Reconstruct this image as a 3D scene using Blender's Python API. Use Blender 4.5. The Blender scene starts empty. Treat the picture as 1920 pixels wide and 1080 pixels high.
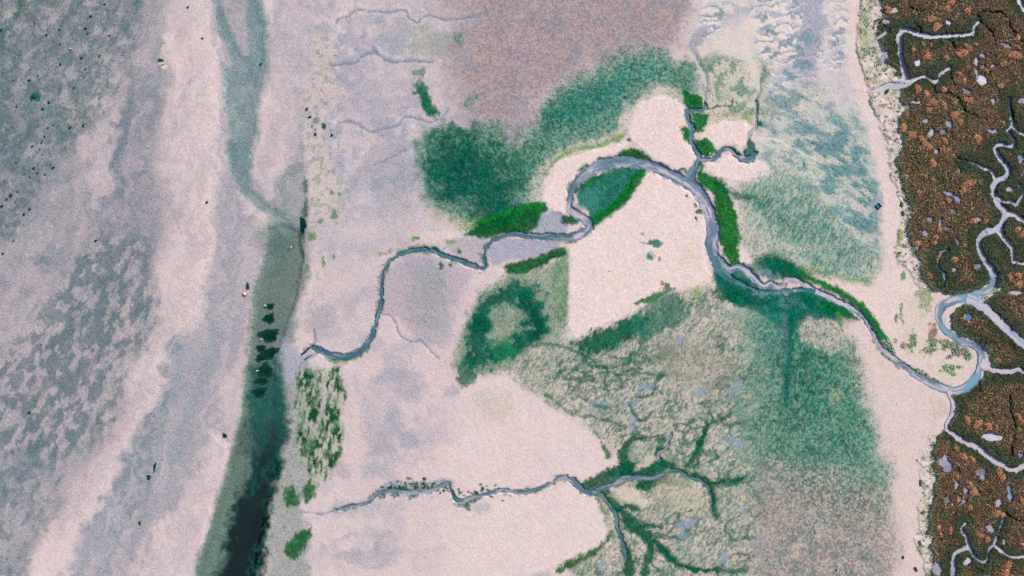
import bpy, math, random
import numpy as np
from mathutils import Vector, Matrix
R = math.radians
S = 0.1                                   # metres per photo pixel (drone 128 m up)
def P(px, py, z=0.0): return ((px-960)*S, (540-py)*S, z)

# ------------------------------------------------------------------ camera, sky, sun, exposure
scene = bpy.context.scene
cam_d = bpy.data.cameras.new('camera'); cam = bpy.data.objects.new('camera', cam_d)
scene.collection.objects.link(cam); scene.camera = cam
cam.location = (0, 0, 128); cam.rotation_euler = (0, 0, 0)
cam_d.sensor_width = 36; cam_d.lens = 36*128/192.0; cam_d.clip_start = 0.5; cam_d.clip_end = 6000
SUN_EL, SUN_AZ = R(41), R(48)             # azimuth clockwise from +y (up in the photo)
w = bpy.data.worlds.new('World'); scene.world = w; w.use_nodes = True
nt = w.node_tree; nt.nodes.clear()
sky = nt.nodes.new('ShaderNodeTexSky'); sky.sky_type = 'NISHITA'; sky.sun_disc = False
sky.sun_elevation = SUN_EL; sky.sun_rotation = SUN_AZ
bg = nt.nodes.new('ShaderNodeBackground'); bg.inputs[1].default_value = 0.12
wo = nt.nodes.new('ShaderNodeOutputWorld')
nt.links.new(sky.outputs[0], bg.inputs[0]); nt.links.new(bg.outputs[0], wo.inputs[0])
sd_ = bpy.data.lights.new('sun', 'SUN'); sd_.energy = 3.4; sd_.angle = R(0.6); sd_.color = (1.0, 0.93, 0.84)
sun = bpy.data.objects.new('sun', sd_); scene.collection.objects.link(sun)
sun.rotation_euler = Vector((math.sin(SUN_AZ)*math.cos(SUN_EL), math.cos(SUN_AZ)*math.cos(SUN_EL), math.sin(SUN_EL))).to_track_quat('Z', 'Y').to_euler()
scene.view_settings.view_transform = 'Standard'; scene.view_settings.look = 'None'
scene.view_settings.exposure = 0.65; scene.view_settings.gamma = 1
scene.cycles.transparent_max_bounces = 8; scene.cycles.max_bounces = 5
KE = np.array([1.53, 1.62, 1.76], np.float32)   # light on flat ground after exposure (calibrated): display colour = albedo * KE

# ------------------------------------------------------------------ helpers
def lin(c):
    c = np.array(c, np.float32)
    k = max(0.0, float(c[1]-c[0])-22)      # weed reflects almost no red
    if c[1] >= c[2]-6: c[0] = max(4, c[0]-.55*k)
    c = c/255.0
    l = np.where(c <= 0.04045, c/12.92, ((c+0.055)/1.055)**2.4)
    return np.clip(l/KE, 0.002, 0.8).astype(np.float32)
rng = np.random.default_rng(7); random.seed(7)
TAB = rng.random((16, 256, 256)).astype(np.float32)
def vnoise(x, y, seed):
    T = TAB[seed % 16]
    xi = np.floor(x).astype(np.int32); yi = np.floor(y).astype(np.int32)
    fx = (x-xi).astype(np.float32); fy = (y-yi).astype(np.float32)
    fx = fx*fx*(3-2*fx); fy = fy*fy*(3-2*fy)
    x0 = xi & 255; x1 = (xi+1) & 255; y0 = yi & 255; y1 = (yi+1) & 255
    a = T[y0, x0]; b = T[y0, x1]; c = T[y1, x0]; d = T[y1, x1]
    return (a+(b-a)*fx)*(1-fy)+(c+(d-c)*fx)*fy
def fbm(x, y, scale, seed, octv=4, ang=0.0, stretch=1.0, gain=0.55):
    """noise about -1..1; ang = direction (deg, y up) along which it is stretched"""
    a = R(ang); ca, sa = math.cos(a), math.sin(a)
    u = (x*ca - y*sa)/(scale*stretch); v = (x*sa + y*ca)/scale
    out = 0; amp = 1; tot = 0
    for o in range(octv):
        out = out + amp*vnoise(u+17.3*o+seed*3.1, v+9.7*o-seed*1.7, seed+o); tot += amp*0.5
        u, v = (u*0.8-v*0.6)*2.03, (u*0.6+v*0.8)*2.03
        amp *= gain
    return (out/tot-1)*1.6
def sstep(a, b, x):
    t = np.clip((x-a)/(b-a), 0, 1); return t*t*(3-2*t)
def spline(pts, step=4.0):
    """Catmull-Rom through points (any number of columns)"""
    p = np.array(pts, float); n = len(p); out = []
    for i in range(n-1):
        p0 = p[max(i-1, 0)]; p1 = p[i]; p2 = p[i+1]; p3 = p[min(i+2, n-1)]
        k = max(1, int(np.hypot(*(p2-p1)[:2])/step))
        for j in range(k):
            t = j/k
            out.append(0.5*((2*p1)+(-p0+p2)*t+(2*p0-5*p1+4*p2-p3)*t*t+(-p0+3*p1-3*p2+p3)*t**3))
    out.append(p[-1]); return np.array(out)

# ------------------------------------------------------------------ ground grid
ST = 1.6
def axis(a, b):
    core = np.arange(a, b+ST, ST); lo = []; hi = []; d = ST; x = a
    while x > a-26000: d *= 1.16; x -= d; lo.append(x)
    d = ST; x = core[-1]
    while x < b+26000: d *= 1.16; x += d; hi.append(x)
    return np.array(lo[::-1]+list(core)+hi), len(lo), len(core)
XS, nxl, nxc = axis(-110, 2030); YS, nyl, nyc = axis(-90, 1170)
GX, GY = np.meshgrid(XS.astype(np.float32), YS.astype(np.float32))
HH, WW = GX.shape
def N(scale, seed, octv=4, ang=0, stretch=1.0): return fbm(GX, GY, scale, seed, octv, ang, stretch)
nS1 = N(9, 1, 3); nS2 = N(9, 2, 3); nM1 = N(34, 3, 4); nM2 = N(34, 4, 4)
WX1 = GX+2.2*nS1; WY1 = GY+2.2*nS2                # fine warp
WX2 = GX+4*nS1+11*nM1; WY2 = GY+4*nS2+11*nM2      # soft warp
n20 = N(20, 5, 4); n45 = N(45, 6, 5); n8 = N(8, 7, 3)
strand = N(3.0, 8, 3, ang=58, stretch=3.4)        # current-combed weed, runs SW-NE
strandv = N(3.2, 9, 3, ang=80, stretch=3.0)
COL = np.zeros((HH, WW, 3), np.float32); COL[:] = lin((222, 205, 206))
Z = np.zeros((HH, WW), np.float32)
ALG = np.zeros((HH, WW), np.float32)              # how much weed grows here
STR = np.zeros((HH, WW), np.float32)              # how strand-like it is
def box_slices(x0, x1, y0, y1, pad):
    i0, i1 = np.searchsorted(YS, [y0-pad, y1+pad]); j0, j1 = np.searchsorted(XS, [x0-pad, x1+pad])
    return slice(i0, i1), slice(j0, j1)
def sdpoly(poly, pad=40, warp=1):
    """signed distance, + inside, on the bbox slice"""
    p = np.array(poly, float)
    sl = box_slices(p[:, 0].min(), p[:, 0].max(), p[:, 1].min(), p[:, 1].max(), pad)
    X, Y = {0: (GX, GY), 1: (WX1, WY1), 2: (WX2, WY2)}[warp]; X = X[sl]; Y = Y[sl]
    d = np.full(X.shape, 1e9, np.float32); ins = np.zeros(X.shape, bool)
    n = len(p)
    for i in range(n):
        ax, ay = p[i]; bx, by = p[(i+1) % n]
        ex, ey = bx-ax, by-ay; L = ex*ex+ey*ey+1e-9
        t = np.clip(((X-ax)*ex+(Y-ay)*ey)/L, 0, 1)
        d = np.minimum(d, (X-ax-t*ex)**2+(Y-ay-t*ey)**2)
        if ay != by:
            c = ((ay > Y) != (by > Y)) & (X < (bx-ax)*(Y-ay)/(by-ay)+ax); ins ^= c
    d = np.sqrt(d); return sl, np.where(ins, d, -d)
def sdline(pts, pad=30, warp=1):
    """half-width minus distance, pts = (x, y, width)"""
    p = np.array(pts, float); mw = p[:, 2].max()/2
    X, Y = {0: (GX, GY), 1: (WX1, WY1), 2: (WX2, WY2)}[warp]
    SL = box_slices(p[:, 0].min(), p[:, 0].max(), p[:, 1].min(), p[:, 1].max(), pad+mw)
    D = np.full((HH, WW), -1e3, np.float32) if False else np.full((SL[0].stop-SL[0].start, SL[1].stop-SL[1].start), -1e3, np.float32)
    oi, oj = SL[0].start, SL[1].start
    for i in range(len(p)-1):
        ax, ay, aw = p[i]; bx, by, bw = p[i+1]
        s = box_slices(min(ax, bx), max(ax, bx), min(ay, by), max(ay, by), pad+mw)
        x = X[s]; y = Y[s]; ex, ey = bx-ax, by-ay; L = ex*ex+ey*ey+1e-9
        t = np.clip(((x-ax)*ex+(y-ay)*ey)/L, 0, 1)
        v = (aw+(bw-aw)*t)/2-np.sqrt((x-ax-t*ex)**2+(y-ay-t*ey)**2)
        q = (slice(s[0].start-oi, s[0].stop-oi), slice(s[1].start-oj, s[1].stop-oj))
        D[q] = np.maximum(D[q], v)
    return SL, D
def apply(sl, m, col, alg=None, st=None):
    m = m[..., None] if col is not None else m
    if col is not None:
        c = lin(col); COL[sl] = COL[sl]*(1-m)+c*m; m = m[..., 0]
    if alg is not None: ALG[sl] = ALG[sl]*(1-m)+alg*m
    if st is not None: STR[sl] = STR[sl]*(1-m)+st*m
def layer(col, poly, f=6, a=1.0, warp=1, brk=0, bn=None, alg=0.0, st=0.0, smooth=True):
    if smooth:
        q = list(poly); poly = spline(q+q[:1], 14)[:-1]
    sl, d = sdpoly(poly, f+brk*2+30, warp)
    if brk: d = d+brk*(bn if bn is not None else n20)[sl]
    m = sstep(-f, f, d)*a; apply(sl, m, col, alg, st)
def stroke(col, pts, w=None, f=3, a=1.0, warp=1, brk=0, bn=None, alg=0.0, st=0.0, depth=0, smooth=True):
    if w is not None: pts = [(x, y, w) for x, y in pts]
    if smooth: pts = spline(pts, 6)
    sl, d = sdline(pts, f+brk*2+12, warp)
    if brk: d = d+brk*(bn if bn is not None else n8)[sl]
    m = sstep(-f, f, d)*a; apply(sl, m, col, alg, st)
    if depth: Z[sl] = Z[sl]-depth*sstep(-f-1.5, 1.5, d)
def spot(col, x, y, rx, ry, ang=0, a=1.0, warp=2, brk=0.25, bn=None, alg=0.0, st=0.0, hard=0.35, dz=0):
    m = max(rx, ry)*1.8+16; sl = box_slices(x-m, x+m, y-m, y+m, 0)
    X, Y = {0: (GX, GY), 1: (WX1, WY1), 2: (WX2, WY2)}[warp]; X = X[sl]-x; Y = Y[sl]-y
    c, s = math.cos(R(ang)), math.sin(R(ang)); u = (X*c-Y*s)/rx; v = (X*s+Y*c)/ry
    d = 1-np.sqrt(u*u+v*v)+brk*(bn if bn is not None else n8)[sl]
    k = sstep(-hard, hard, d)*a; apply(sl, k, col, alg, st)
    if dz: Z[sl] += dz*k
def mottle(col, poly, thr, soft, noise, a=1.0, f=25, alg=0.0, st=0.0):
    sl, d = sdpoly(poly, f+10, 2)
    apply(sl, sstep(-f, f, d)*sstep(thr-soft, thr+soft, noise[sl])*a, col, alg, st)

# ------------------------------------------------------------------ ground colours: what lies where on the flats
SAND = (230, 212, 211); LILAC = (178, 170, 184); BLUE = (146, 158, 176); MAUVE = (165, 149, 156)
TEAL = (98, 146, 128); DTEAL = (30, 98, 80); GREEN = (30, 112, 42); DGREEN = (18, 98, 52); CREAM = (212, 204, 194); MIDG = (128, 160, 128)
# left flats
LEFT = [(-30000, -30000), (300, -30000), (325, -90), (325, 0), (300, 40), (312, 110), (325, 160), (300, 240), (308, 340), (318, 420), (290, 480), (275, 540), (300, 600), (285, 650), (245, 700), (205, 800), (150, 900), (100, 960), (60, 1010), (0, 1180), (-30000, 30000)]
diag = N(16, 10, 5, ang=62, stretch=2.1); diag2 = N(26, 11, 5, ang=66, stretch=2.4)
layer((168, 163, 171), LEFT, 20, 1, 2, 8, n20, smooth=False)
mottle((134, 146, 156), LEFT, 0.12, 0.3, diag2, 0.65)
mottle((200, 187, 194), LEFT, 0.25, 0.3, N(30, 12, 4, ang=70, stretch=1.4), 0.45)
UL = [(-300, -200), (290, -200), (262, 60), (240, 140), (190, 230), (110, 300), (40, 420), (-300, 640)]
layer((104, 126, 134), UL, 26, 0.7, 2, 14)
mottle((78, 116, 120), UL, 0.1, 0.25, diag, 0.6)
mottle((176, 172, 182), UL, 0.2, 0.25, N(18, 13, 4), 0.6)
layer((72, 108, 116), [(-200, 60), (20, 90), (55, 200), (40, 330), (10, 450), (-200, 520)], 25, 0.6, 2, 8)
layer((108, 132, 142), [(240, 130), (256, 130), (250, 200), (236, 290), (232, 380), (215, 380), (218, 280), (232, 190)], 5, .8, 2)
layer((120, 142, 150), [(300, 30), (314, 40), (306, 100), (294, 180), (284, 250), (268, 290), (276, 200), (288, 110)], 7, .6, 2, 5)
layer((120, 130, 150), [(205, 260), (290, 250), (330, 330), (325, 440), (300, 500), (250, 550), (180, 470), (150, 360), (170, 280)], 20, .4, 2, 14)
ML = [(120, 500), (190, 440), (280, 450), (300, 570), (290, 660), (240, 700), (200, 830), (100, 860), (0, 840), (-60, 700), (60, 620)]
mottle((112, 130, 144), ML, -0.12, 0.22, diag, 0.65, 20)
mottle((84, 114, 124), ML, 0.30, 0.16, N(10, 12, 4, ang=60, stretch=1.7), 0.65, 20)
layer((198, 186, 194), [(50, 560), (110, 545), (120, 600), (90, 660), (40, 690), (20, 620)], 12, 0.6, 2, 8)
layer((212, 196, 200), [(178, 275), (208, 270), (205, 330), (190, 400), (175, 390), (172, 320)], 7, 0.8, 2, 4)
layer((212, 198, 201), [(160, 155), (235, 135), (232, 190), (215, 240), (160, 290), (150, 260), (175, 210)], 9, 0.7, 2, 4)
LL = [(-300, 830), (120, 850), (170, 830), (130, 920), (60, 1000), (20, 1300), (-300, 1300)]
layer((148, 156, 166), LL, 20, .6, 2, 8)
mottle((106, 130, 140), LL, 0.15, 0.2, diag, 0.7)
for x, y, rx, ry in [(40, 12, 14, 12), (46, 30, 10, 14), (22, 45, 10, 8), (6, 60, 10, 8), (8, 102, 9, 14), (105, 5, 12, 8), (2, 70, 6, 10)]:
    spot((20, 96, 66), x, y, rx, ry, 40, .9, 2, .5, alg=.7)
spot((190, 194, 176), 12, 22, 16, 16, 0, .6)
for x, y, rx, ry, a in [(200, 525, 10, 5, 65), (238, 430, 6, 12, 70), (205, 425, 5, 15, 75), (238, 380, 8, 6, 0), (225, 165, 8, 5, 40), (272, 330, 6, 16, 80), (70, 490, 9, 22, 70), (175, 165, 16, 9, 40),
                        (165, 245, 20, 8, 60), (155, 205, 7, 12, 60), (20, 100, 14, 6, 60), (62, 892, 10, 12, 0), (163, 890, 7, 15, 0), (90, 975, 10, 13, 0), (130, 830, 14, 9, 0), (95, 640, 14, 30, 80), (215, 235, 5, 12, 80), (250, 695, 5, 10, 60), (222, 775, 9, 7, 0)]:
    spot((84, 118, 128), x, y, rx, ry, a, .65, 2, .3)
flow = fbm(GX+26*nM1+.10*GY, GY, 11, 3, 4, 82, 9.0); flow2 = fbm(GX+30*nM2+.16*GY, GY, 24, 6, 4, 80, 6.0)
mottle((192, 180, 187), LEFT, .1, .4, flow, .35, 20)
mottle((136, 142, 152), LEFT, .15, .4, -flow, .35, 20)
mottle((186, 176, 184), LEFT, .05, .4, flow2, .30, 20)
spk = N(5, 14, 3, ang=60, stretch=1.5)
mottle((92, 116, 124), ML, .0, .16, N(11, 12, 4, ang=62, stretch=1.7)*.8+.35*diag2, .62, 20)
mottle((196, 184, 190), ML, .15, .2, -N(11, 12, 4, ang=62, stretch=1.7), .4, 20)
mottle((104, 124, 132), ML, .25, .2, spk, .4, 20)
mottle((92, 118, 124), [(-200, 820), (150, 840), (120, 920), (60, 1000), (20, 1300), (-200, 1300)], .2, .16, N(11, 12, 4, ang=62, stretch=1.7), .5, 20)
mottle((84, 112, 120), UL, .05, .2, N(12, 8, 4, ang=50, stretch=1.5), .45, 20)
mottle((82, 108, 114), UL, .35, .2, spk, .5, 20)
# bright ridge and the strips beside the big channel
ridge = [(300, -300), (400, -300), (400, 0), (405, 60), (409, 130), (411, 200), (414, 270), (415, 310), (405, 345), (401, 400), (400, 440), (394, 490), (384, 545), (374, 590), (358, 625), (345, 650), (320, 705), (290, 762), (245, 835), (200, 905), (170, 970), (120, 1000), (110, 960), (150, 900), (205, 815), (250, 735), (252, 680), (292, 630), (305, 600), (295, 560), (285, 530), (305, 470), (325, 430), (318, 360), (310, 300), (322, 230), (345, 150), (345, 80), (318, 60)]
layer((172, 168, 179), [(395, -20), (425, -20), (430, 150), (425, 300), (470, 400), (500, 440), (492, 520), (470, 600), (455, 700), (438, 830), (420, 900), (360, 1080), (340, 1300), (120, 1300), (240, 900), (330, 650), (390, 500), (405, 300)], 8, 1, 2, 3)
layer((212, 197, 201), ridge, 26, .92, 2, 12, n20)
sl, d = sdpoly(ridge, 20); Z[sl] += 0.22*sstep(-10, 30, d)
layer((222, 207, 208), [(352, -300), (400, -300), (402, 0), (405, 60), (408, 130), (409, 200), (398, 280), (395, 330), (375, 300), (360, 100)], 16, .9)
layer((150, 158, 172), [(330, 630), (350, 640), (345, 700), (320, 790), (270, 900), (235, 1000), (200, 1100), (100, 1200), (140, 1040), (215, 900), (280, 770)], 10, .85, 2, 10)
mottle((112, 136, 146), [(330, 630), (350, 640), (345, 700), (320, 790), (290, 900), (255, 1000), (200, 1200), (60, 1200), (140, 1040), (215, 900), (280, 770)], .1, .2, diag2, .7, 14)
layer((214, 199, 203), [(396, 812), (415, 805), (432, 835), (434, 850), (423, 890), (402, 950), (385, 1010), (362, 1080), (330, 1300), (190, 1300), (240, 1080), (282, 992), (332, 948), (362, 895), (382, 850)], 9, .95, 1, 7)
sl, d = sdpoly([(396, 812), (432, 835), (423, 890), (402, 950), (385, 1010), (362, 1080), (330, 1300), (190, 1300), (282, 992), (362, 895)], 20); Z[sl] += 0.2*sstep(-3, 10, d)
layer((206, 194, 202), [(455, 640), (466, 600), (474, 590), (466, 660), (452, 760), (440, 830), (420, 800), (415, 740), (440, 690)], 7, .8, 1, 5)
layer((140, 160, 166), [(392, 600), (412, 610), (395, 700), (360, 800), (330, 900), (310, 900), (340, 780), (375, 680)], 9, .5, 2, 8)
layer((216, 200, 202), [(345, 300), (395, 290), (400, 345), (396, 440), (382, 540), (356, 610), (330, 600), (325, 500), (340, 400)], 18, .8, 2, 6)
layer((184, 172, 182), [(180, 820), (250, 720), (262, 740), (215, 860), (150, 960), (90, 1000), (100, 930)], 14, .45, 2, 10)
# tidal channel, upper reach
CH1 = [(400, -300), (498, -300), (484, 0), (496, 40), (503, 90), (504, 130), (500, 155), (487, 185), (483, 245), (474, 288), (470, 320), (482, 350), (508, 378), (535, 398), (560, 425), (545, 440), (512, 410), (480, 393), (455, 368), (440, 340), (430, 300), (424, 240), (421, 170), (415, 100), (402, 30)]
layer((142, 160, 166), CH1, 13, 1, 1, 1.5)
mottle((120, 150, 154), CH1, 0, .3, diag2, .6, 8)
stroke((104, 136, 142), [(402, 0, 8), (425, 50, 16), (445, 80, 22), (462, 105, 20), (475, 150, 18)], f=6, a=.7)
stroke((96, 130, 130), [(432, 270, 20), (440, 310, 20), (452, 345, 18), (470, 368, 14), (500, 388, 10)], f=6, a=.75)
stroke((112, 146, 148), [(484, 0, 16), (494, 60, 20), (494, 130, 18), (480, 180, 12)], f=6, a=.8)
layer((205, 190, 198), [(412, -10), (455, -20), (462, 60), (466, 100), (458, 105), (440, 75), (425, 40)], 5, .85)
layer((205, 190, 198), [(403, 60), (415, 70), (428, 100), (436, 120), (430, 126), (412, 110)], 4, .7)
sl, d = sdpoly(CH1, 20); Z[sl] -= 0.34*sstep(-10, 24, d)
spot((132, 154, 152), 540, 428, 46, 26, 0, .8, 2, .3, hard=.8)
# strip right of it
layer((190, 180, 190), [(505, -300), (590, -300), (582, 80), (574, 200), (565, 270), (572, 340), (568, 420), (530, 400), (490, 360), (480, 320), (500, 200), (515, 120), (500, 40)], 8, .9, 2, 4)
layer((208, 194, 200), [(505, 150), (535, 130), (540, 250), (520, 330), (490, 340), (482, 310), (495, 220)], 12, .7, 2, 5)
stroke((116, 140, 152), [(585, 60), (580, 130), (573, 200), (566, 260), (568, 320), (573, 370), (570, 430)], 12, 6, .7, 1, 3, n20)
layer((124, 142, 146), [(505, 395), (540, 300), (560, 290), (572, 340), (574, 440), (572, 520), (550, 640), (520, 700), (470, 700), (472, 600), (492, 520), (500, 430)], 14, .85, 2, 5)
for q_, c_ in (([(320, -200), (600, -200), (585, 300), (560, 430), (470, 620), (430, 800), (360, 1090), (60, 1300), (300, 600)], 0),): mottle((164, 162, 174), q_, .2, .4, flow, .28, 20); mottle((222, 207, 208), q_, .2, .4, -flow, .30, 20); mottle((158, 160, 174), q_, .3, .4, flow2, .25, 20)
# tidal channel, lower reach
CH2 = [(500, 425), (530, 418), (562, 430), (570, 480), (560, 560), (530, 640), (520, 700), (540, 760), (536, 830), (524, 900), (508, 960), (496, 1030), (484, 1090), (470, 1400), (330, 1400), (362, 1080), (385, 1010), (402, 950), (422, 890), (435, 842), (444, 800), (450, 777), (460, 700), (466, 640), (472, 590), (470, 565), (485, 507), (496, 470)]
layer((130, 145, 141), CH2, 6, 1, 1, 2)
spot((140, 158, 158), 530, 425, 40, 28, 0, .9, 2, .2, hard=.8)
layer((118, 132, 126), [(505, 440), (560, 450), (565, 520), (520, 660), (500, 700), (470, 720), (478, 600), (495, 520)], 14, .9, 2, 4)
layer((110, 132, 120), [(435, 842), (450, 777), (462, 690), (480, 700), (474, 800), (455, 900), (430, 980), (405, 1090), (365, 1090), (402, 960)], 6, .9)
layer((40, 92, 84), [(470, 700), (500, 680), (528, 690), (545, 740), (538, 830), (524, 900), (508, 960), (497, 1030), (484, 1090), (470, 1400), (385, 1400), (408, 1080), (424, 1005), (436, 960), (452, 905), (465, 850), (468, 780)], 12, .9, 2, 6, n8, alg=.4)
layer((2, 24, 20), [(468, 860), (510, 840), (518, 900), (505, 955), (494, 1030), (482, 1090), (470, 1400), (395, 1400), (412, 1080), (424, 1015), (438, 965), (452, 915)], 12, 1, 2, 6, n8, alg=.3)
layer((4, 44, 38), [(455, 800), (530, 800), (520, 880), (500, 960), (450, 930)], 30, .6, 2, 10, n8)
mottle((34, 96, 84), [(470, 700), (540, 720), (524, 880), (500, 960), (455, 930)], .1, .3, N(7, 14, 4, ang=80, stretch=2), .55, 8, .4)
mottle((30, 96, 90), [(462, 1030), (500, 990), (490, 1090), (455, 1100)], .1, .2, N(7, 12, 4, ang=80, stretch=1.6), .7, 6, .4)
mottle((70, 110, 100), [(500, 430), (562, 430), (556, 560), (520, 680), (480, 700), (480, 600)], .1, .4, n45, .35, 10)
sl, d = sdpoly(CH2, 20); Z[sl] -= 0.42*sstep(-2, 9+26*sstep(500, 540, GX[sl]+.35*(GY[sl]-700)), d)+0.7*sstep(14, 34, d)*sstep(680, 900, GY[sl])
stroke((60, 90, 70), [(572, 330, 4), (573, 380, 6), (570, 425, 16), (566, 450, 12), (568, 490, 5)], f=3, a=.8, brk=2, alg=.4)
# flats right of the channel
FL = [(585, -30000), (960, -30000), (960, 230), (900, 300), (800, 380), (780, 440), (600, 430), (575, 330), (570, 250)]
layer((206, 193, 198), FL, 14, .95, 2, 8, smooth=False)
mottle((176, 174, 190), FL, .0, .3, n45, .8)
mottle((150, 158, 174), FL, .3, .3, N(15, 15, 5), .5)
mottle((222, 208, 212), FL, .25, .3, N(17, 2, 5), .6)
mottle((176, 172, 186), FL, .1, .3, N(7, 12, 3), .35)
layer((208, 196, 190), [(590, 50), (620, 60), (625, 150), (600, 250), (640, 330), (640, 400), (590, 420), (575, 330), (578, 230)], 14, .7, 2, 6)
mottle((140, 158, 150), [(585, 50), (630, 60), (640, 240), (640, 420), (600, 640), (575, 600), (572, 250)], .3, .15, N(8, 16, 4), .6, 12, .25)
layer((152, 158, 176), [(680, 290), (760, 270), (790, 330), (770, 390), (730, 420), (680, 390), (660, 330)], 30, .5, 2, 26)
layer((172, 168, 184), [(640, 130), (760, 130), (770, 200), (720, 230), (650, 200)], 30, .4, 2, 26)
for x, y, rx, ry in [(730, 80, 22, 16), (700, 40, 25, 10), (610, 55, 20, 14)]: spot((150, 164, 180), x, y, rx, ry, 0, .5, 2, .5)
layer((146, 164, 148), [(755, 40), (800, 55), (860, 50), (870, 100), (810, 110), (765, 90)], 16, .5, 2, 12)
# purple-grey silt
MV = [(850, -30000), (1290, -30000), (1292, 60), (1250, 105), (1180, 112), (1090, 140), (1030, 190), (990, 240), (955, 285), (930, 240), (870, 210), (850, 120)]
layer(MAUVE, MV, 44, .95, 2, 20, smooth=False)
mottle((142, 146, 160), MV, .1, .3, N(24, 12, 5), .55)
mottle((186, 168, 168), MV, .3, .3, N(14, 13, 4), .5)
layer((196, 184, 190), [(820, 20), (900, 20), (880, 45), (810, 50)], 14, .6, 2)
layer((170, 165, 182), [(945, 300), (985, 240), (1000, 200), (985, 190), (950, 230)], 10, .7)
# north-east mottled flats
NE = [(1290, -30000), (1610, -30000), (1600, 100), (1640, 300), (1650, 420), (1600, 455), (1500, 400), (1440, 330), (1428, 150), (1320, 110), (1290, 60)]
layer((220, 211, 208), NE, 34, .95, 2, 24, n45, smooth=False)
hz = N(17, 1, 5, ang=-6, stretch=1.9); dz_ = N(18, 2, 5, ang=-28, stretch=2.0)
NE1 = [(1300, -300), (1600, -300), (1590, 190), (1500, 190), (1440, 170), (1400, 40), (1300, 60)]
mottle((172, 176, 192), NE1, .1, .2, hz, .7, 14)
sc = (GY+13*N(22, 3, 3, ang=0, stretch=1.6)+5*N(7, 4, 3)+(GX-1400)*.12)/21.0; sc = sc-np.floor(sc)
lobe_shade = sstep(.62, .80, sc)*sstep(1.0, .93, sc)*sstep(-.35, .05, N(26, 8, 4))  # thin shadows between the cream lobes, painted in as blue-grey arcs
for q in ([(1400, -200), (1530, -200), (1545, 60), (1540, 150), (1500, 200), (1470, 210), (1440, 150), (1410, 60)], [(1292, -200), (1345, -200), (1350, 80), (1310, 70)], [(1545, -200), (1592, -200), (1590, 130), (1560, 150)]):
    sl, d = sdpoly(q, 30, 2); k = sstep(-8, 8, d); apply(sl, k*.55, (184, 188, 202))
    apply(sl, k*sstep(.62, .50, sc[sl])*sstep(-.25, .1, N(30, 2, 4)[sl])*.85, (232, 221, 215))
    apply(sl, k*lobe_shade[sl]*.85, (136, 152, 172)); apply(sl, k*sstep(.30, .05, sc[sl])*.7, (238, 226, 220)); Z[sl] += k*.05*(1-sc[sl])
layer((170, 172, 190), [(1490, -200), (1535, -200), (1545, 30), (1530, 90), (1540, 130), (1515, 150), (1495, 130), (1500, 60)], 8, .9, 2, 8)
for x, y, rx, ry in [(1508, 66, 24, 11), (1498, 92, 12, 8), (1480, 88, 9, 5), (1505, 120, 22, 10), (1475, 138, 14, 7), (1475, 165, 16, 6), (1508, 172, 12, 9), (1472, 190, 9, 11), (1450, 100, 6, 5), (1577, 108, 6, 4), (1575, 75, 5, 5), (1573, 52, 5, 3), (1574, 124, 6, 4), (1575, 212, 6, 4), (1545, 230, 9, 5), (1445, 55, 9, 5), (1352, 24, 9, 6), (1433, 34, 7, 8)]:
    spot((122, 152, 166), x, y, rx, ry, -10, .85, 2, .35)
NE2 = [(1420, 170), (1590, 160), (1625, 240), (1640, 330), (1640, 420), (1610, 460), (1540, 440), (1460, 350), (1430, 260)]
layer((190, 197, 192), NE2, 16, .6, 2, 10)
dz2 = N(11, 12, 4, ang=-28, stretch=2.0)
mottle((152, 174, 180), NE2, .0, .25, dz_, .7, 16, .2, .4)
mottle((112, 148, 156), NE2, .25, .14, dz2*.8+dz_*.35, .5, 16, .2)
mottle((110, 148, 156), NE2, .3, .15, N(6, 9, 3, ang=-25, stretch=1.8), .6, 16, .2)
mottle((222, 212, 204), NE2, .2, .14, -dz2, .7, 16, .2, .7)
layer((152, 166, 188), [(1580, 315), (1600, 300), (1615, 312), (1605, 330), (1590, 335)], 5, .7, 2, 4)
layer((214, 204, 210), [(1530, 130), (1590, 130), (1620, 230), (1560, 200)], 20, .6, 2, 10)
stroke((160, 160, 178), [(1318, 55, 18), (1305, 75, 22), (1298, 85, 16), (1305, 105, 8), (1318, 128, 6), (1326, 145, 4)], f=4, a=.8)
NM = [(1300, 110), (1330, 110), (1440, 120), (1430, 230), (1350, 230), (1320, 210), (1318, 160)]
layer((200, 200, 184), NM, 10, .8, 2, 6, st=.7, alg=.4)
mottle((112, 152, 132), NM, .1, .2, n20, .75, 12, .6, .7)
layer((228, 216, 210), [(1395, 30), (1425, 40), (1420, 100), (1415, 150), (1405, 160), (1395, 110)], 9, .8, 2, 3)
TE = [(1400, 350), (1440, 290), (1500, 240), (1580, 215), (1630, 290), (1650, 380), (1652, 500), (1630, 532), (1560, 522), (1470, 490), (1420, 430)]
layer((150, 182, 176), TE, 34, .75, 2, 14, alg=.3, st=.7)
mottle((120, 156, 164), TE, .05, .3, dz_, .6, 24, .2)
mottle((104, 144, 152), TE, .2, .14, dz2*.8+dz_*.3, .5, 20, .3)
mottle((96, 138, 148), TE, .3, .15, N(6, 9, 3, ang=-25, stretch=1.8), .55, 20, .3)
mottle((214, 208, 198), TE, .08, .14, -dz2*.8-dz_*.3, .7, 20, .2, .8)
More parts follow.
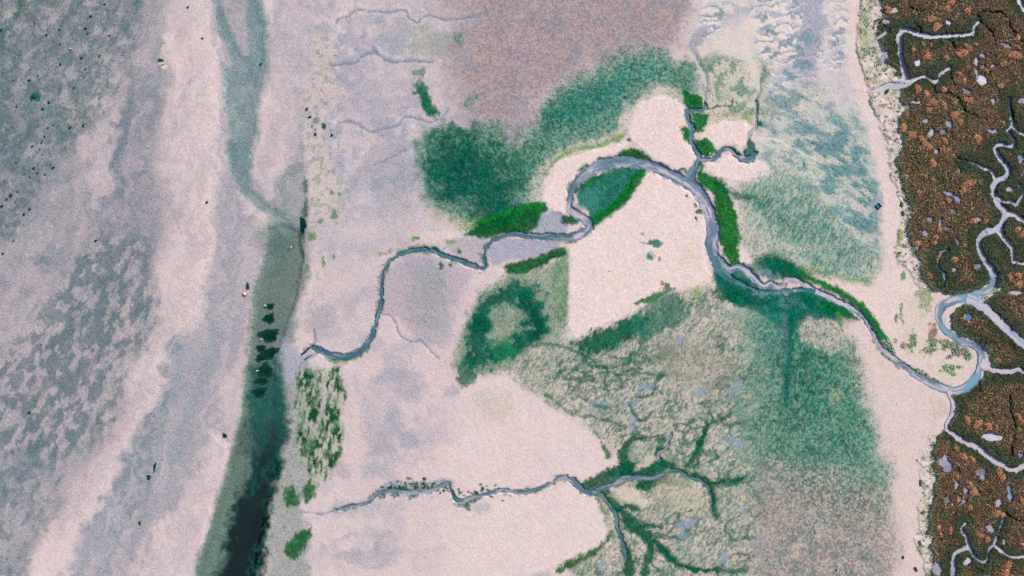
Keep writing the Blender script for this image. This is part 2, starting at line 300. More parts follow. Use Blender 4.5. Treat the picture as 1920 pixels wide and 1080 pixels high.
# east teal meadow
T2 = [(1375, 345), (1440, 315), (1500, 335), (1560, 400), (1600, 450), (1645, 490), (1640, 530), (1570, 522), (1500, 500), (1450, 492), (1420, 497), (1400, 470), (1390, 425), (1395, 395)]
layer((178, 194, 174), T2, 26, .6, 2, 10, alg=.6, st=.9)
layer((96, 148, 140), [(1380, 350), (1440, 345), (1500, 365), (1570, 420), (1610, 470), (1590, 500), (1520, 470), (1450, 420), (1400, 385)], 26, .65, 2, 12, alg=.7, st=.8)
layer((112, 150, 152), [(1500, 470), (1560, 475), (1590, 500), (1540, 505)], 14, .6, 2)
layer((86, 140, 122), [(1400, 370), (1440, 360), (1480, 400), (1530, 440), (1480, 440), (1430, 400)], 14, .6, 2, 6, alg=.8, st=.6)
layer(CREAM, [(1370, 395), (1395, 385), (1420, 430), (1440, 470), (1420, 480), (1385, 430)], 8, .7, 1, 3, alg=.6, st=1)
layer(DGREEN, [(1403, 503), (1430, 478), (1462, 476), (1490, 495), (1530, 520), (1500, 530), (1440, 518)], 8, .95, 1, 5, strand, alg=.9, st=.5)
layer((128, 164, 84), [(1500, 505), (1530, 495), (1560, 510), (1600, 520), (1640, 530), (1600, 535), (1540, 520)], 7, .55, 1, 3, alg=.7, st=.6)
# north teal arc
T1 = [(952, 305), (1000, 235), (1040, 182), (1110, 132), (1190, 98), (1240, 108), (1295, 120), (1312, 160), (1300, 192), (1270, 190), (1255, 165), (1225, 168), (1192, 188), (1165, 225), (1160, 248), (1120, 262), (1060, 282), (1030, 318), (1010, 370), (1000, 398), (960, 425), (880, 440), (850, 422), (818, 408), (795, 350), (786, 300), (795, 250), (830, 236), (880, 250), (920, 235), (945, 262)]
layer((150, 176, 158), T1, 22, .5, 2, 10, alg=.4, st=.5)
layer((96, 146, 132), T1, 18, .9, 2, 9, alg=.75, st=.35)
for x, y, rx, ry, c in [(1110, 190, 90, 26, (66, 124, 116)), (1065, 215, 50, 34, (74, 134, 112)), (1190, 135, 60, 20, (92, 150, 136)), (985, 285, 40, 40, (80, 136, 110)), (850, 290, 52, 44, (20, 98, 84)), (905, 330, 55, 50, (16, 98, 82)), (850, 340, 40, 32, (18, 96, 80)), (915, 385, 40, 34, (46, 116, 86)), (940, 280, 20, 30, (50, 120, 90)), (860, 255, 45, 18, (52, 112, 92)), (1280, 140, 26, 18, (110, 156, 130))]:
    spot(c, x, y, rx, ry, 25 if x > 1000 else 0, .8, 2, .35, n20, alg=.9, st=.3, hard=.6)
layer((178, 188, 140), [(800, 395), (830, 400), (880, 415), (900, 400), (890, 430), (860, 440), (820, 425)], 9, .8, 1, 6, alg=.8, st=.3)
layer(CREAM, [(965, 425), (985, 385), (1000, 330), (1035, 290), (1070, 275), (1150, 250), (1165, 225), (1195, 185), (1225, 165), (1262, 165), (1282, 190), (1215, 205), (1180, 245), (1085, 290), (1040, 310), (1018, 350), (1022, 385), (1010, 400)], 9, .8, 1, 5, n8, alg=.5, st=.5)
stroke((104, 158, 58), [(1022, 325, 4), (1050, 295, 8), (1085, 279, 9), (1130, 272, 8), (1160, 258, 12), (1174, 245, 6)], f=4, a=.75, brk=3, alg=.8)
for x, y, rx, ry, a in [(790, 172, 12, 24, -70), (802, 200, 9, 22, -65), (815, 212, 10, 6, 0), (785, 135, 14, 7, 10), (880, 190, 18, 8, 40), (860, 75, 10, 14, 0), (930, 245, 12, 12, 0)]:
    spot((44, 116, 78) if y > 150 and x < 850 else (120, 152, 130), x, y, rx if a > -50 else ry, ry if a > -50 else rx, a, .85, 1, .5, n8, alg=.8, st=.4)
spot((40, 112, 74), 798, 190, 28, 11, -62, .8, 1, .45, n8, alg=.9, st=.4)
# sand islands among the creeks
ISL = [[(1175, 240), (1195, 200), (1225, 182), (1255, 180), (1275, 190), (1284, 212), (1297, 232), (1284, 240), (1280, 258), (1292, 275), (1305, 290), (1300, 315), (1275, 325), (1245, 312), (1225, 300), (1205, 285), (1182, 266)],
       [(1016, 342), (1040, 305), (1090, 288), (1150, 272), (1178, 268), (1165, 285), (1140, 297), (1110, 305), (1085, 325), (1068, 350), (1062, 385), (1058, 405), (1030, 400), (1017, 380)],
       [(1200, 328), (1220, 326), (1252, 335), (1285, 352), (1305, 370), (1320, 400), (1322, 430), (1320, 470), (1325, 500), (1345, 525), (1350, 550), (1290, 550), (1250, 545), (1220, 568), (1185, 590), (1150, 605), (1108, 622), (1072, 638), (1063, 610), (1061, 540), (1063, 470), (1080, 455), (1105, 445), (1118, 425), (1140, 407), (1165, 387), (1182, 357)],
       [(1314, 238), (1350, 226), (1398, 228), (1412, 250), (1400, 265), (1395, 288), (1375, 270), (1350, 275), (1332, 286), (1312, 262)],
       [(1318, 302), (1345, 304), (1368, 292), (1390, 303), (1430, 305), (1450, 320), (1400, 345), (1350, 338), (1322, 322)]]
for k, q in enumerate(ISL):
    layer((234, 216, 214), q, 3 if k != 4 else 7, .96, 1, 2, n8)
    sl, d = sdpoly(q, 20); Z[sl] += 0.12*sstep(-3, 6, d)
layer(SAND, [(1366, 462), (1385, 460), (1414, 492), (1402, 497), (1375, 492)], 3, .95)
layer((208, 200, 178), [(1330, 215), (1390, 212), (1418, 228), (1405, 232), (1350, 228), (1322, 240)], 5, .6, 1, 3, alg=.6, st=.5)
layer((150, 178, 100), [(1385, 214), (1410, 220), (1415, 236), (1395, 226)], 4, .6, 1, 3, alg=.6)
for x, y, rx, ry in [(1325, 535, 25, 14), (1302, 480, 20, 20)]: spot((222, 208, 190), x, y, rx, ry, 0, .6)
# lower middle
layer((206, 195, 199), [(600, 420), (700, 400), (800, 395), (850, 425), (800, 470), (600, 480)], 34, .7, 2, 16)
layer((216, 202, 204), [(600, 455), (800, 425), (870, 428), (858, 445), (790, 457), (742, 476), (716, 512), (712, 572), (692, 640), (650, 660), (612, 650), (590, 610), (600, 520)], 22, .9, 2, 8)
layer((180, 172, 182), [(600, 560), (630, 600), (625, 640), (600, 640), (575, 600), (580, 560)], 14, .6, 2, 6)
layer((188, 178, 188), [(722, 510), (760, 482), (820, 485), (890, 507), (925, 515), (900, 600), (862, 640), (800, 645), (745, 595), (716, 580)], 8, .95, 1, 3)
for x, y, rx, ry in [(805, 520, 34, 26), (800, 560, 40, 28), (800, 600, 30, 14)]: spot((140, 158, 156), x, y, rx, ry, 0, .6, 2, .5, n8, alg=.3)
layer((222, 205, 207), [(885, 512), (945, 508), (925, 560), (880, 620), (850, 650), (845, 610), (870, 560)], 10, .9, 2, 4)
layer((172, 170, 192), [(915, 480), (930, 450), (1062, 450), (1040, 466), (1000, 484), (952, 488), (925, 500)], 4, .95, 1)
layer((180, 174, 186), [(860, 445), (920, 440), (908, 490), (880, 492), (850, 480), (830, 462)], 5, .9, 1, 3)
layer((226, 210, 209), [(785, 448), (800, 436), (860, 430), (870, 440), (840, 448), (800, 456)], 5, .9, 1)
layer((226, 208, 208), [(740, 600), (765, 640), (805, 655), (850, 690), (905, 700), (950, 715), (1000, 742), (1060, 772), (1100, 802), (1130, 840), (1146, 872), (1110, 900), (1060, 885), (1020, 905), (960, 915), (870, 930), (850, 905), (760, 900), (700, 920), (640, 940), (600, 950), (590, 900), (650, 830), (668, 740), (690, 680), (710, 600)], 10, .95, 2, 3)
layer((228, 211, 210), [(590, 975), (700, 952), (850, 955), (960, 932), (1040, 915), (1060, 905), (1110, 930), (1134, 960), (1140, 1000), (1115, 1030), (1060, 1060), (1020, 1090), (1000, 1400), (580, 1400), (572, 1020)], 9, .95, 1, 3)
for x, y, rx, ry, a in [(715, 830, 22, 34, 30), (770, 730, 24, 28, 40), (700, 880, 22, 16, 0), (640, 880, 14, 20, 60), (745, 790, 16, 24, 0), (740, 700, 30, 10, 10), (770, 830, 20, 12, 0), (850, 740, 12, 14, 0), (720, 1040, 26, 20, 0), (660, 1045, 10, 34, -70), (720, 1010, 22, 10, 0), (700, 1062, 26, 10, 0), (650, 1010, 18, 7, 20), (615, 1028, 8, 4, 30), (707, 850, 6, 4, 0), (698, 869, 7, 5, 30), (790, 790, 4, 4, 0)]:
    spot((168, 170, 184), x, y, rx, ry, a, .65, 2, .4, n20, hard=.5)
spot((222, 207, 208), 690, 1040, 11, 24, 10, .8); spot((120, 160, 140), 705, 1025, 6, 6, 0, .5)
spot((170, 182, 160), 930, 760, 34, 30, 0, .35, 2, .6, n8, alg=.2)
WM = [(585, 440), (800, 420), (880, 640), (860, 760), (800, 900), (840, 1000), (800, 1090), (560, 1090), (560, 960), (600, 900), (640, 700), (585, 640)]
layer((186, 174, 186), WM, 60, .28, 2, 20)
mottle((160, 162, 178), WM, .25, .4, n45, .45, 40)
# dark weed ring and neighbours
layer((150, 168, 148), [(955, 512), (1035, 495), (1063, 470), (1063, 540), (1062, 620), (1048, 642), (1000, 655), (965, 690), (900, 700), (850, 690), (870, 620), (905, 550)], 10, .9, 1, 5, strand, alg=.7, st=.9)
for pts, wd in [([(903, 610), (915, 575), (945, 552), (980, 550), (1000, 575), (1002, 610), (985, 640), (978, 665)], 26), ([(905, 600), (893, 640), (898, 672)], 30), ([(925, 668), (965, 655), (978, 640)], 24), ([(975, 560), (1000, 590), (1000, 625)], 22)]:
    stroke((70, 128, 110), pts, wd+22, 12, .6, 2, 9, n8, alg=.8, st=.5)
    stroke((12, 90, 72), pts, wd+4, 7, .92, 2, 12, n8, alg=1, st=.3)
spot((128, 150, 136), 948, 604, 18, 17, 0, .6, 2, .5, alg=.6)
spot((34, 110, 80), 876, 703, 18, 20, 0, .85, 1, .5, n8, alg=.9, st=.2)
spot((60, 130, 92), 945, 652, 24, 20, 0, .7, 1, .4, alg=.8)
layer(DGREEN, [(945, 497), (990, 486), (1020, 476), (1045, 463), (1061, 465), (1060, 480), (1040, 486), (1015, 500), (980, 514), (950, 511)], 4, .97, 1, 3, n8, alg=1, st=.2)
layer(MIDG, [(1040, 490), (1062, 480), (1062, 600), (1045, 610), (1035, 560)], 5, .8, 1, 4, strand, alg=.9, st=1)
# combed cream meadow, lower right of the middle
RM = [(960, 690), (1000, 650), (1100, 640), (1200, 592), (1290, 545), (1345, 540), (1370, 580), (1410, 600), (1445, 640), (1430, 700), (1400, 760), (1420, 850), (1440, 950), (1450, 1400), (1150, 1400), (1090, 1100), (1070, 1065), (1142, 1022), (1146, 980), (1130, 940), (1180, 890), (1150, 850), (1105, 795), (1050, 762), (975, 720)]
layer((202, 193, 184), RM, 12, .95, 1, 4, strand, alg=.35, st=1)
mottle((152, 168, 150), RM, .0, .45, n45, .45, 14, .5, 1)
strandf = N(1.9, 8, 2, ang=52, stretch=3.2)
mottle((96, 136, 116), RM, .1, .5, strandf+.4*n45, .5, 12, .6, 1)
mottle((60, 112, 92), RM, .25, .3, N(18, 3, 5, ang=30, stretch=1.7)*.8+.4*strandf, .5, 12, .8, .9)
mottle((222, 210, 200), RM, .2, .4, -strandf, .25, 12, .1, 1)
VN = [(1040, 690), (1120, 660), (1250, 640), (1400, 640), (1440, 700), (1420, 850), (1450, 960), (1450, 1400), (1160, 1400), (1120, 1080), (1160, 1000), (1150, 950), (1200, 880), (1140, 800), (1060, 750)]
mottle((52, 104, 86), VN, -.075, .06, -np.abs(N(52, 13, 4, ang=20, stretch=1.5)), .75, 20, .9, .8)
mottle((70, 120, 98), VN, -.05, .05, -np.abs(N(27, 7, 4, ang=35, stretch=1.6)), .55, 20, .9, .8)
layer((176, 172, 160), [(1230, 640), (1330, 640), (1370, 700), (1330, 760), (1260, 720)], 25, .55, 2, 8, alg=.5, st=.9)
layer((30, 104, 78), [(1075, 645), (1110, 622), (1150, 612), (1180, 590), (1215, 590), (1210, 620), (1170, 645), (1120, 665), (1090, 660)], 6, .95, 1, 7, strand, alg=1, st=1)
layer((70, 128, 106), [(1180, 600), (1230, 560), (1260, 545), (1290, 570), (1290, 600), (1240, 620), (1200, 640)], 9, .8, 1, 10, strand, alg=1, st=1)
layer((40, 118, 60), [(1185, 570), (1205, 558), (1240, 548), (1265, 540), (1250, 552), (1210, 572)], 3, .9, 1, 4, n8, alg=1)
spot((150, 185, 110), 1306, 545, 12, 14, 0, .5, alg=.5)
for x, y, rx, ry in [(1318, 742, 18, 6), (1382, 730, 16, 12), (1182, 758, 18, 12), (1280, 640, 10, 8), (1195, 792, 14, 8), (1380, 827, 16, 12), (1292, 980, 16, 9), (1288, 1003, 16, 8), (1366, 1046, 12, 9), (1128, 1060, 6, 14), (1392, 955, 7, 8), (1420, 1030, 12, 14), (1120, 762, 14, 8), (1210, 730, 22, 8)]:
    spot((142, 158, 178), x, y, rx, ry, 20, .8, 2, .4, n8)
for pts, wd in [([(980, 652), (1020, 645), (1055, 650), (1085, 663), (1115, 677), (1135, 690)], 5), ([(1045, 708), (1055, 694), (1080, 692), (1105, 694)], 3), ([(1125, 700), (1145, 696), (1150, 690), (1175, 683), (1195, 672)], 4), ([(1145, 697), (1165, 705), (1200, 700), (1250, 705)], 4),
                ([(1072, 748), (1085, 745), (1100, 752), (1120, 764), (1142, 765)], 5), ([(1020, 738), (1052, 762), (1070, 778), (1110, 782), (1150, 792), (1170, 802)], 5), ([(1285, 802), (1292, 790), (1315, 786), (1350, 790), (1370, 770), (1385, 755), (1400, 735)], 5),
                ([(1180, 760), (1200, 790), (1220, 775)], 8), ([(1100, 715), (1140, 716), (1180, 712)], 3), ([(1345, 790), (1400, 760), (1440, 740)], 5), ([(1090, 665), (1105, 685), (1140, 690)], 6), ([(1350, 780), (1360, 800), (1385, 790)], 7),
                ([(1305, 875), (1310, 850), (1318, 820), (1330, 795)], 12), ([(1320, 848), (1340, 848), (1345, 860)], 6), ([(1400, 905), (1415, 920), (1420, 940)], 4), ([(1240, 1030), (1262, 1050), (1300, 1068), (1400, 1070)], 8), ([(1320, 912), (1350, 905), (1380, 908)], 8)]:
    stroke((46, 104, 84), pts, wd, 3, .75, 1, 3, n8, alg=.8, depth=.05)
stroke((100, 130, 150), [(1385, 730), (1370, 745), (1340, 765)], 6, 4, .5)
# braids and the big south-east meadow
T4 = [(1395, 585), (1480, 565), (1560, 590), (1590, 618), (1612, 680), (1640, 760), (1660, 850), (1672, 920), (1640, 970), (1520, 960), (1440, 900), (1405, 800), (1420, 680)]
layer((146, 174, 156), T4, 46, .7, 2, 26, n45, alg=.6, st=.7)
layer((112, 158, 140), T4, 34, .85, 2, 22, alg=.8, st=.7)
for x, y, rx, ry, c in [(1540, 720, 60, 60, (58, 122, 100)), (1490, 700, 40, 110, (50, 118, 104)), (1580, 790, 50, 40, (80, 140, 112)), (1560, 660, 34, 24, (80, 142, 110)), (1540, 840, 70, 30, (88, 136, 120)), (1450, 640, 26, 50, (104, 150, 140)), (1570, 745, 9, 10, (180, 186, 150)), (1452, 800, 40, 60, (106, 146, 126))]:
    spot(c, x, y, rx, ry, 0, .7, 2, .35, n20, alg=.9, st=.6, hard=.7)
layer(CREAM, [(1493, 600), (1510, 580), (1545, 585), (1572, 600), (1582, 620), (1585, 660), (1560, 665), (1530, 650), (1505, 640)], 8, .85, 1, 6, strandv, alg=.7, st=.8)
layer((162, 152, 150), [(1430, 880), (1560, 900), (1660, 930), (1682, 1000), (1690, 1400), (1440, 1400), (1425, 960)], 45, .85, 2, 10, alg=.5, st=.3)
mottle((116, 142, 140), [(1430, 860), (1560, 880), (1670, 920), (1685, 1000), (1690, 1400), (1440, 1400), (1425, 960)], .15, .35, N(26, 5, 5), .6, 20, .5, .3)
mottle((200, 190, 178), [(1430, 860), (1560, 880), (1670, 920), (1685, 1000), (1690, 1400), (1440, 1400), (1425, 960)], .5, .3, N(15, 6, 4), .5, 20)
g3 = N(4.2, 2, 3, ang=75, stretch=1.5); g4 = N(3.6, 9, 3)
mottle((168, 186, 166), T4, .15, .4, .5*g3+.6*g4, .38, 20, .5, .9)
mottle((30, 104, 88), T4, .15, .4, -.5*g3-.6*g4, .42, 20, .9, .9)
mottle((164, 184, 164), T1, .15, .4, g4, .40, 14, .5, .4)
mottle((24, 94, 78), T1, .15, .4, -g4, .40, 14, .9, .4)
for x, y, rx, ry in [(860, 300, 50, 46), (900, 345, 55, 46), (845, 345, 34, 30), (920, 385, 36, 30)]: spot((14, 94, 80), x, y, rx, ry, 0, .75, 2, .5, n20, alg=.9, hard=.7)
spot((70, 128, 120), 1100, 190, 80, 24, 25, .45, 2, .4, n20, alg=.8, hard=.7)
mottle((196, 200, 184), T2, .15, .4, strand, .5, 10, .4, 1)
mottle((84, 138, 126), T2, .15, .4, -strand, .4, 10, .7, 1)
layer((60, 124, 112), [(1335, 485), (1365, 505), (1410, 518), (1470, 545), (1530, 545), (1612, 597), (1600, 606), (1545, 596), (1510, 590), (1490, 625), (1455, 610), (1430, 590), (1390, 575), (1362, 560), (1346, 530)], 6, .92, 1, 4, alg=.8, st=.2)
for x, y, rx, ry, c in [(1385, 560, 26, 14, (22, 104, 70)), (1350, 520, 8, 22, (22, 104, 76)), (1480, 572, 30, 16, (84, 134, 132)), (1430, 560, 26, 14, (86, 140, 126)), (1520, 565, 30, 12, (24, 110, 70)), (1575, 590, 28, 10, (34, 116, 62)), (1460, 500, 24, 14, (20, 106, 76)), (1405, 515, 18, 12, (110, 150, 150)), (1435, 508, 18, 8, (110, 140, 150)), (1375, 505, 20, 8, (40, 110, 118)), (1455, 548, 8, 4, (190, 190, 170)), (1540, 572, 8, 4, (210, 200, 170))]:
    spot(c, x, y, rx, ry, -20, .85, 1, .4, n8, alg=.9)
stroke((30, 104, 92), [(1486, 565, 22), (1480, 620, 18), (1477, 680, 14), (1474, 760, 12)], f=7, a=.85, brk=3, alg=.9)
stroke((104, 134, 138), [(1470, 560, 16), (1472, 620, 12), (1474, 680, 6)], f=5, a=.5)
BRM = [(1430, 860), (1560, 880), (1670, 920), (1685, 1000), (1690, 1400), (1440, 1400), (1425, 960)]
mottle((112, 120, 116), BRM, .1, .35, -g4, .5, 20)
mottle((196, 184, 174), BRM, .15, .35, g4, .5, 20)
mottle((132, 124, 138), MV, .1, .35, -g4, .35, 20)
mottle((196, 178, 172), MV, .15, .35, g4, .35, 20)
layer((22, 104, 90), [(1332, 478), (1345, 470), (1362, 500), (1400, 522), (1450, 550), (1520, 552), (1600, 590), (1606, 602), (1560, 600), (1520, 592), (1500, 600), (1470, 592), (1420, 575), (1385, 572), (1360, 560), (1342, 530)], 6, .8, 1, 6, n20, alg=.9, st=.2)
for x, y, rx, ry, c in [(1372, 553, 30, 13, (14, 100, 70)), (1345, 510, 7, 24, (20, 96, 96)), (1480, 566, 26, 12, (84, 132, 136)), (1420, 545, 22, 8, (110, 144, 150)), (1455, 500, 34, 16, (14, 106, 84)), (1490, 508, 20, 10, (20, 112, 80)), (1410, 503, 16, 6, (130, 156, 160)), (1440, 514, 24, 7, (112, 144, 156)), (1480, 548, 16, 6, (40, 110, 120)), (1545, 566, 22, 8, (60, 120, 100)), (1475, 553, 7, 4, (200, 196, 180))]:
    spot(c, x, y, rx, ry, -20, .8, 1, .5, n8, alg=.9)
# sand right of the meadows
layer((228, 210, 208), [(1570, -30000), (1612, -30000), (1612, 60), (1622, 150), (1640, 210), (1665, 300), (1690, 400), (1700, 480), (1730, 540), (1765, 600), (1790, 640), (1838, 690), (1800, 722), (1750, 716), (1700, 686), (1662, 642), (1632, 595), (1595, 560), (1545, 537), (1520, 518), (1560, 522), (1635, 535), (1652, 500), (1655, 400), (1645, 300), (1612, 200), (1592, 100)], 9, .95, 1, 3, n8, smooth=False)
layer((222, 203, 200), [(1586, 606), (1612, 604), (1632, 642), (1660, 677), (1700, 707), (1740, 732), (1778, 747), (1785, 762), (1768, 782), (1752, 830), (1748, 900), (1744, 1000), (1746, 30000), (1695, 30000), (1682, 1000), (1672, 900), (1652, 830), (1632, 750), (1602, 662)], 24, .95, 2, 12, n20, smooth=False)
layer((222, 203, 200), [(1602, 608), (1614, 606), (1634, 644), (1662, 679), (1702, 709), (1742, 734), (1770, 760), (1740, 830), (1700, 800), (1650, 700)], 5, .9)
layer((200, 196, 182), [(1740, 745), (1775, 750), (1782, 765), (1762, 785), (1750, 800), (1745, 770)], 8, .5, 1, 4)
# bank west of the mouths
layer((150, 162, 162), [(525, 690), (560, 660), (600, 690), (610, 760), (580, 900), (560, 950), (580, 1000), (585, 1080), (590, 1400), (475, 1400), (500, 1020), (530, 880), (542, 780)], 10, .8, 2, 4, alg=.3, st=.2)
layer((168, 174, 190), [(520, 640), (560, 655), (590, 655), (570, 690), (545, 720), (525, 700)], 12, .75, 2)
vs = N(5, 4, 4, ang=82, stretch=3.2)
for q in [[(556, 700), (590, 692), (598, 725), (590, 790), (575, 865), (556, 860), (550, 780)], [(598, 700), (640, 690), (652, 740), (640, 830), (612, 900), (590, 925), (578, 860), (600, 780)]]:
    layer((176, 180, 164), q, 12, .7, 2, 6, alg=.2)
    mottle((40, 110, 70), q, -.05, .3, vs, .7, 9, 1, .3)
    mottle((18, 88, 48), q, .12, .22, .6*vs+.7*n20, .95, 5, 1, .3)
for q in [[(533, 915), (552, 912), (562, 945), (538, 950)], [(530, 1035), (545, 1010), (562, 992), (585, 990), (576, 1020), (548, 1052)], [(565, 915), (580, 900), (590, 930), (575, 950)]]:
    layer((24, 104, 48), q, 4, .9, 1, 5, vs, alg=1)
spot((24, 90, 50), 607, 238, 5, 7, 0, .9, 1, .4, alg=1); spot((60, 110, 80), 592, 228, 6, 6, 0, .6, 1, .6, alg=.7)
for x, y, rx, ry in [(585, 445, 8, 6), (627, 402, 6, 8), (606, 490, 3, 8), (627, 482, 3, 6), (624, 362, 4, 4), (575, 505, 3, 8), (600, 415, 4, 6), (637, 365, 4, 4)]: spot((96, 140, 90), x, y, rx, ry, 0, .75, 1, .6, alg=.8)
# bright weed along the creek banks
layer(DGREEN, [(875, 441), (900, 412), (940, 396), (980, 383), (1026, 380), (1026, 395), (1016, 405), (1006, 432), (975, 438), (940, 441), (915, 446)], 4, .97, 1, 4, n8, alg=1, st=.2)
layer((60, 140, 48), [(885, 430), (905, 412), (945, 396), (985, 383), (1026, 380), (1020, 390), (980, 398), (930, 410)], 5, .6, 1, 3, n8, alg=1)
layer((160, 168, 184), [(1016, 404), (1035, 392), (1058, 402), (1064, 440), (1000, 442), (1006, 428)], 4, .9, 1, 2)
layer(GREEN, [(1150, 300), (1165, 283), (1185, 277), (1206, 285), (1224, 301), (1200, 302), (1165, 297)], 3, .97, 1, 2, n8, alg=1)
layer((52, 122, 104), [(1078, 372), (1090, 350), (1120, 330), (1150, 314), (1188, 310), (1212, 318), (1192, 337), (1182, 360), (1166, 382), (1140, 402), (1112, 424), (1106, 415), (1105, 395), (1086, 385)], 3, .97, 1, 2, alg=.9)
spot((86, 136, 128), 1108, 378, 24, 22, 40, .7, 2, .4); spot((120, 150, 150), 1140, 318, 24, 6, 15, .6, 1, .4)
stroke(GREEN, [(1210, 320, 10), (1190, 342, 20), (1172, 370, 20), (1145, 394, 18), (1112, 418, 14)], f=4, a=.95, brk=2, alg=1)
stroke(GREEN, [(1078, 362, 6), (1105, 340, 9), (1130, 328, 6)], f=3, a=.9, brk=2, alg=1)
spot((215, 200, 190), 1078, 377, 5, 9, 0, .8, 1)
spot((18, 96, 60), 1070, 412, 17, 10, 0, .95, 1, .3, alg=1)
stroke((60, 150, 50), [(1085, 320, 5), (1100, 313, 6), (1140, 300, 3)], f=2, a=.8, alg=.8)
stroke(GREEN, [(1306, 322, 9), (1322, 337, 22), (1346, 352, 30), (1356, 380, 34), (1361, 410, 40), (1367, 440, 42), (1370, 470, 30), (1382, 500, 10)], f=4, a=.97, brk=4, alg=1)
stroke((30, 112, 66), [(1350, 350, 16), (1380, 366, 12), (1415, 372, 8)], f=5, a=.8, brk=3, alg=.9)
stroke(GREEN, [(1310, 300, 5), (1316, 312, 7), (1312, 325, 6)], f=2, a=.9, alg=1)
for q in [[(1278, 168), (1315, 180), (1320, 203), (1290, 207)], [(1300, 214), (1328, 216), (1318, 246), (1303, 248)], [(1277, 239), (1292, 240), (1299, 262), (1296, 272), (1282, 262)], [(1302, 262), (1325, 260), (1345, 286), (1330, 293), (1312, 290)], [(1420, 226), (1432, 228), (1432, 238), (1420, 238)]]:
    layer((16, 116, 52), q, 3, .97, 1, 3, n8, alg=1)
stroke(GREEN, [(1268, 322, 4), (1282, 318, 6), (1290, 326, 4)], f=2, a=.8, alg=.9)
layer((28, 108, 92), [(1345, 288), (1356, 274), (1372, 274), (1392, 285), (1404, 255), (1416, 270), (1422, 290), (1412, 300), (1392, 302), (1375, 284), (1356, 284)], 3, .9, 1, 2, alg=.8)
stroke((28, 100, 60), [(1328, 205, 3), (1345, 200, 4), (1370, 198, 3), (1375, 188, 4)], f=1.5, a=.9, alg=.8)
stroke((26, 108, 60), [(1419, 186, 4), (1421, 215, 5), (1418, 240, 4)], f=2, a=.9, alg=.9)
stroke((24, 116, 48), [(1518, 522, 8), (1560, 541, 13), (1600, 564, 14), (1628, 593, 14), (1655, 632, 16), (1675, 660, 9)], f=3, a=.97, brk=2.5, alg=1)
stroke((24, 108, 50), [(1694, 681, 5), (1722, 698, 10), (1752, 714, 7), (1790, 729, 4)], f=2.5, a=.95, brk=2, alg=1)
stroke((30, 108, 60), [(1655, 662, 5), (1672, 676, 6), (1690, 688, 3)], f=2, a=.9, alg=.9)
stroke((34, 110, 56), [(1545, 570, 14), (1580, 588, 14), (1612, 600, 4)], f=3, a=.9, brk=5, alg=1)
stroke((80, 140, 60), [(1575, 590, 8), (1578, 620, 6)], f=3, a=.7, brk=3, alg=.8)
stroke((90, 140, 50), [(612, 670, 4), (635, 678, 6), (665, 672, 5), (688, 660, 4)], f=2.5, a=.75, brk=2, alg=.8)
stroke((96, 150, 60), [(700, 478, 3), (790, 463, 6), (830, 470, 6)], f=3, a=.6, brk=4, alg=.8)
for x, y, rx, ry, c in [(778, 447, 8, 4, (110, 160, 70)), (845, 453, 12, 4, (140, 165, 120)), (828, 498, 4, 8, (24, 100, 60)), (845, 496, 4, 4, (60, 110, 60)), (860, 472, 4, 6, (30, 108, 70)), (815, 468, 8, 5, (34, 110, 60)), (898, 478, 5, 2, (60, 110, 90)),
                        (1205, 441, 3, 3, (150, 120, 90)), (1251, 538, 5, 9, (70, 120, 80)), (1242, 532, 3, 3, (120, 130, 90)), (1237, 486, 3, 5, (110, 140, 130)), (1288, 366, 3, 3, (60, 110, 60)), (1313, 397, 6, 5, (30, 120, 50)), (1305, 385, 3, 3, (70, 120, 60)), (1306, 410, 3, 3, (60, 120, 60)), (1388, 445, 4, 4, (90, 130, 80)), (1178, 262, 4, 3, (60, 120, 60))]:
    spot(c, x, y, rx, ry, 0, .9, 1, .5, n8, alg=.9)
# creek fans of the southern system
for pts in [[(1085, 915, 8), (1120, 905, 20), (1150, 893, 24), (1180, 885, 26), (1215, 880, 24), (1240, 872, 12)], [(1175, 885, 22), (1169, 860, 14), (1172, 838, 12), (1186, 824, 8), (1210, 824, 3)], [(1200, 912, 8), (1215, 905, 22), (1240, 900, 14), (1280, 910, 3)],
            [(1235, 866, 6), (1258, 873, 10), (1275, 884, 10), (1300, 895, 9)], [(1305, 893, 9), (1325, 903, 11), (1336, 925, 9), (1338, 955, 9), (1345, 970, 4)], [(1135, 925, 18), (1150, 945, 20), (1162, 958, 10)], [(1172, 965, 10), (1185, 985, 20), (1205, 1000, 12), (1222, 1030, 12), (1212, 1055, 10), (1208, 1090, 8)],
            [(1155, 970, 6), (1163, 1000, 7), (1172, 1030, 12), (1180, 1055, 16), (1178, 1090, 14)], [(1217, 1003, 4), (1234, 1028, 6), (1255, 1050, 4)], [(1232, 852, 8), (1240, 842, 8), (1250, 842, 3)], [(1270, 884, 4), (1290, 872, 7), (1305, 850, 8), (1315, 825, 10), (1325, 800, 4)], [(1330, 905, 5), (1360, 903, 6), (1390, 898, 3)], [(1150, 890, 5), (1140, 880, 3)], [(1155, 960, 4), (1175, 950, 5), (1195, 955, 3)], [(1195, 990, 4), (1215, 985, 5), (1240, 990, 3)], [(1222, 1010, 3), (1245, 1030, 5), (1262, 1052, 6), (1300, 1068, 5), (1350, 1072, 3)]]:
    stroke((14, 94, 68), [(a_, b_, c_*1.25+2.5) for a_, b_, c_ in pts], f=4, a=.93, brk=4, alg=1, depth=.06)
stroke((44, 120, 40), [(1122, 935, 8), (1130, 955, 6), (1136, 975, 4)], f=4, a=.7, brk=4, alg=.8)
stroke((34, 108, 40), [(1115, 808, 6), (1130, 832, 8), (1145, 855, 8), (1140, 860, 6)], f=3, a=.85, brk=4, alg=.9)
stroke((26, 104, 36), [(1050, 1068, 10), (1075, 1055, 14), (1110, 1037, 14), (1135, 1018, 8), (1145, 1000, 4)], f=4, a=.9, brk=4, bn=strand, alg=1)
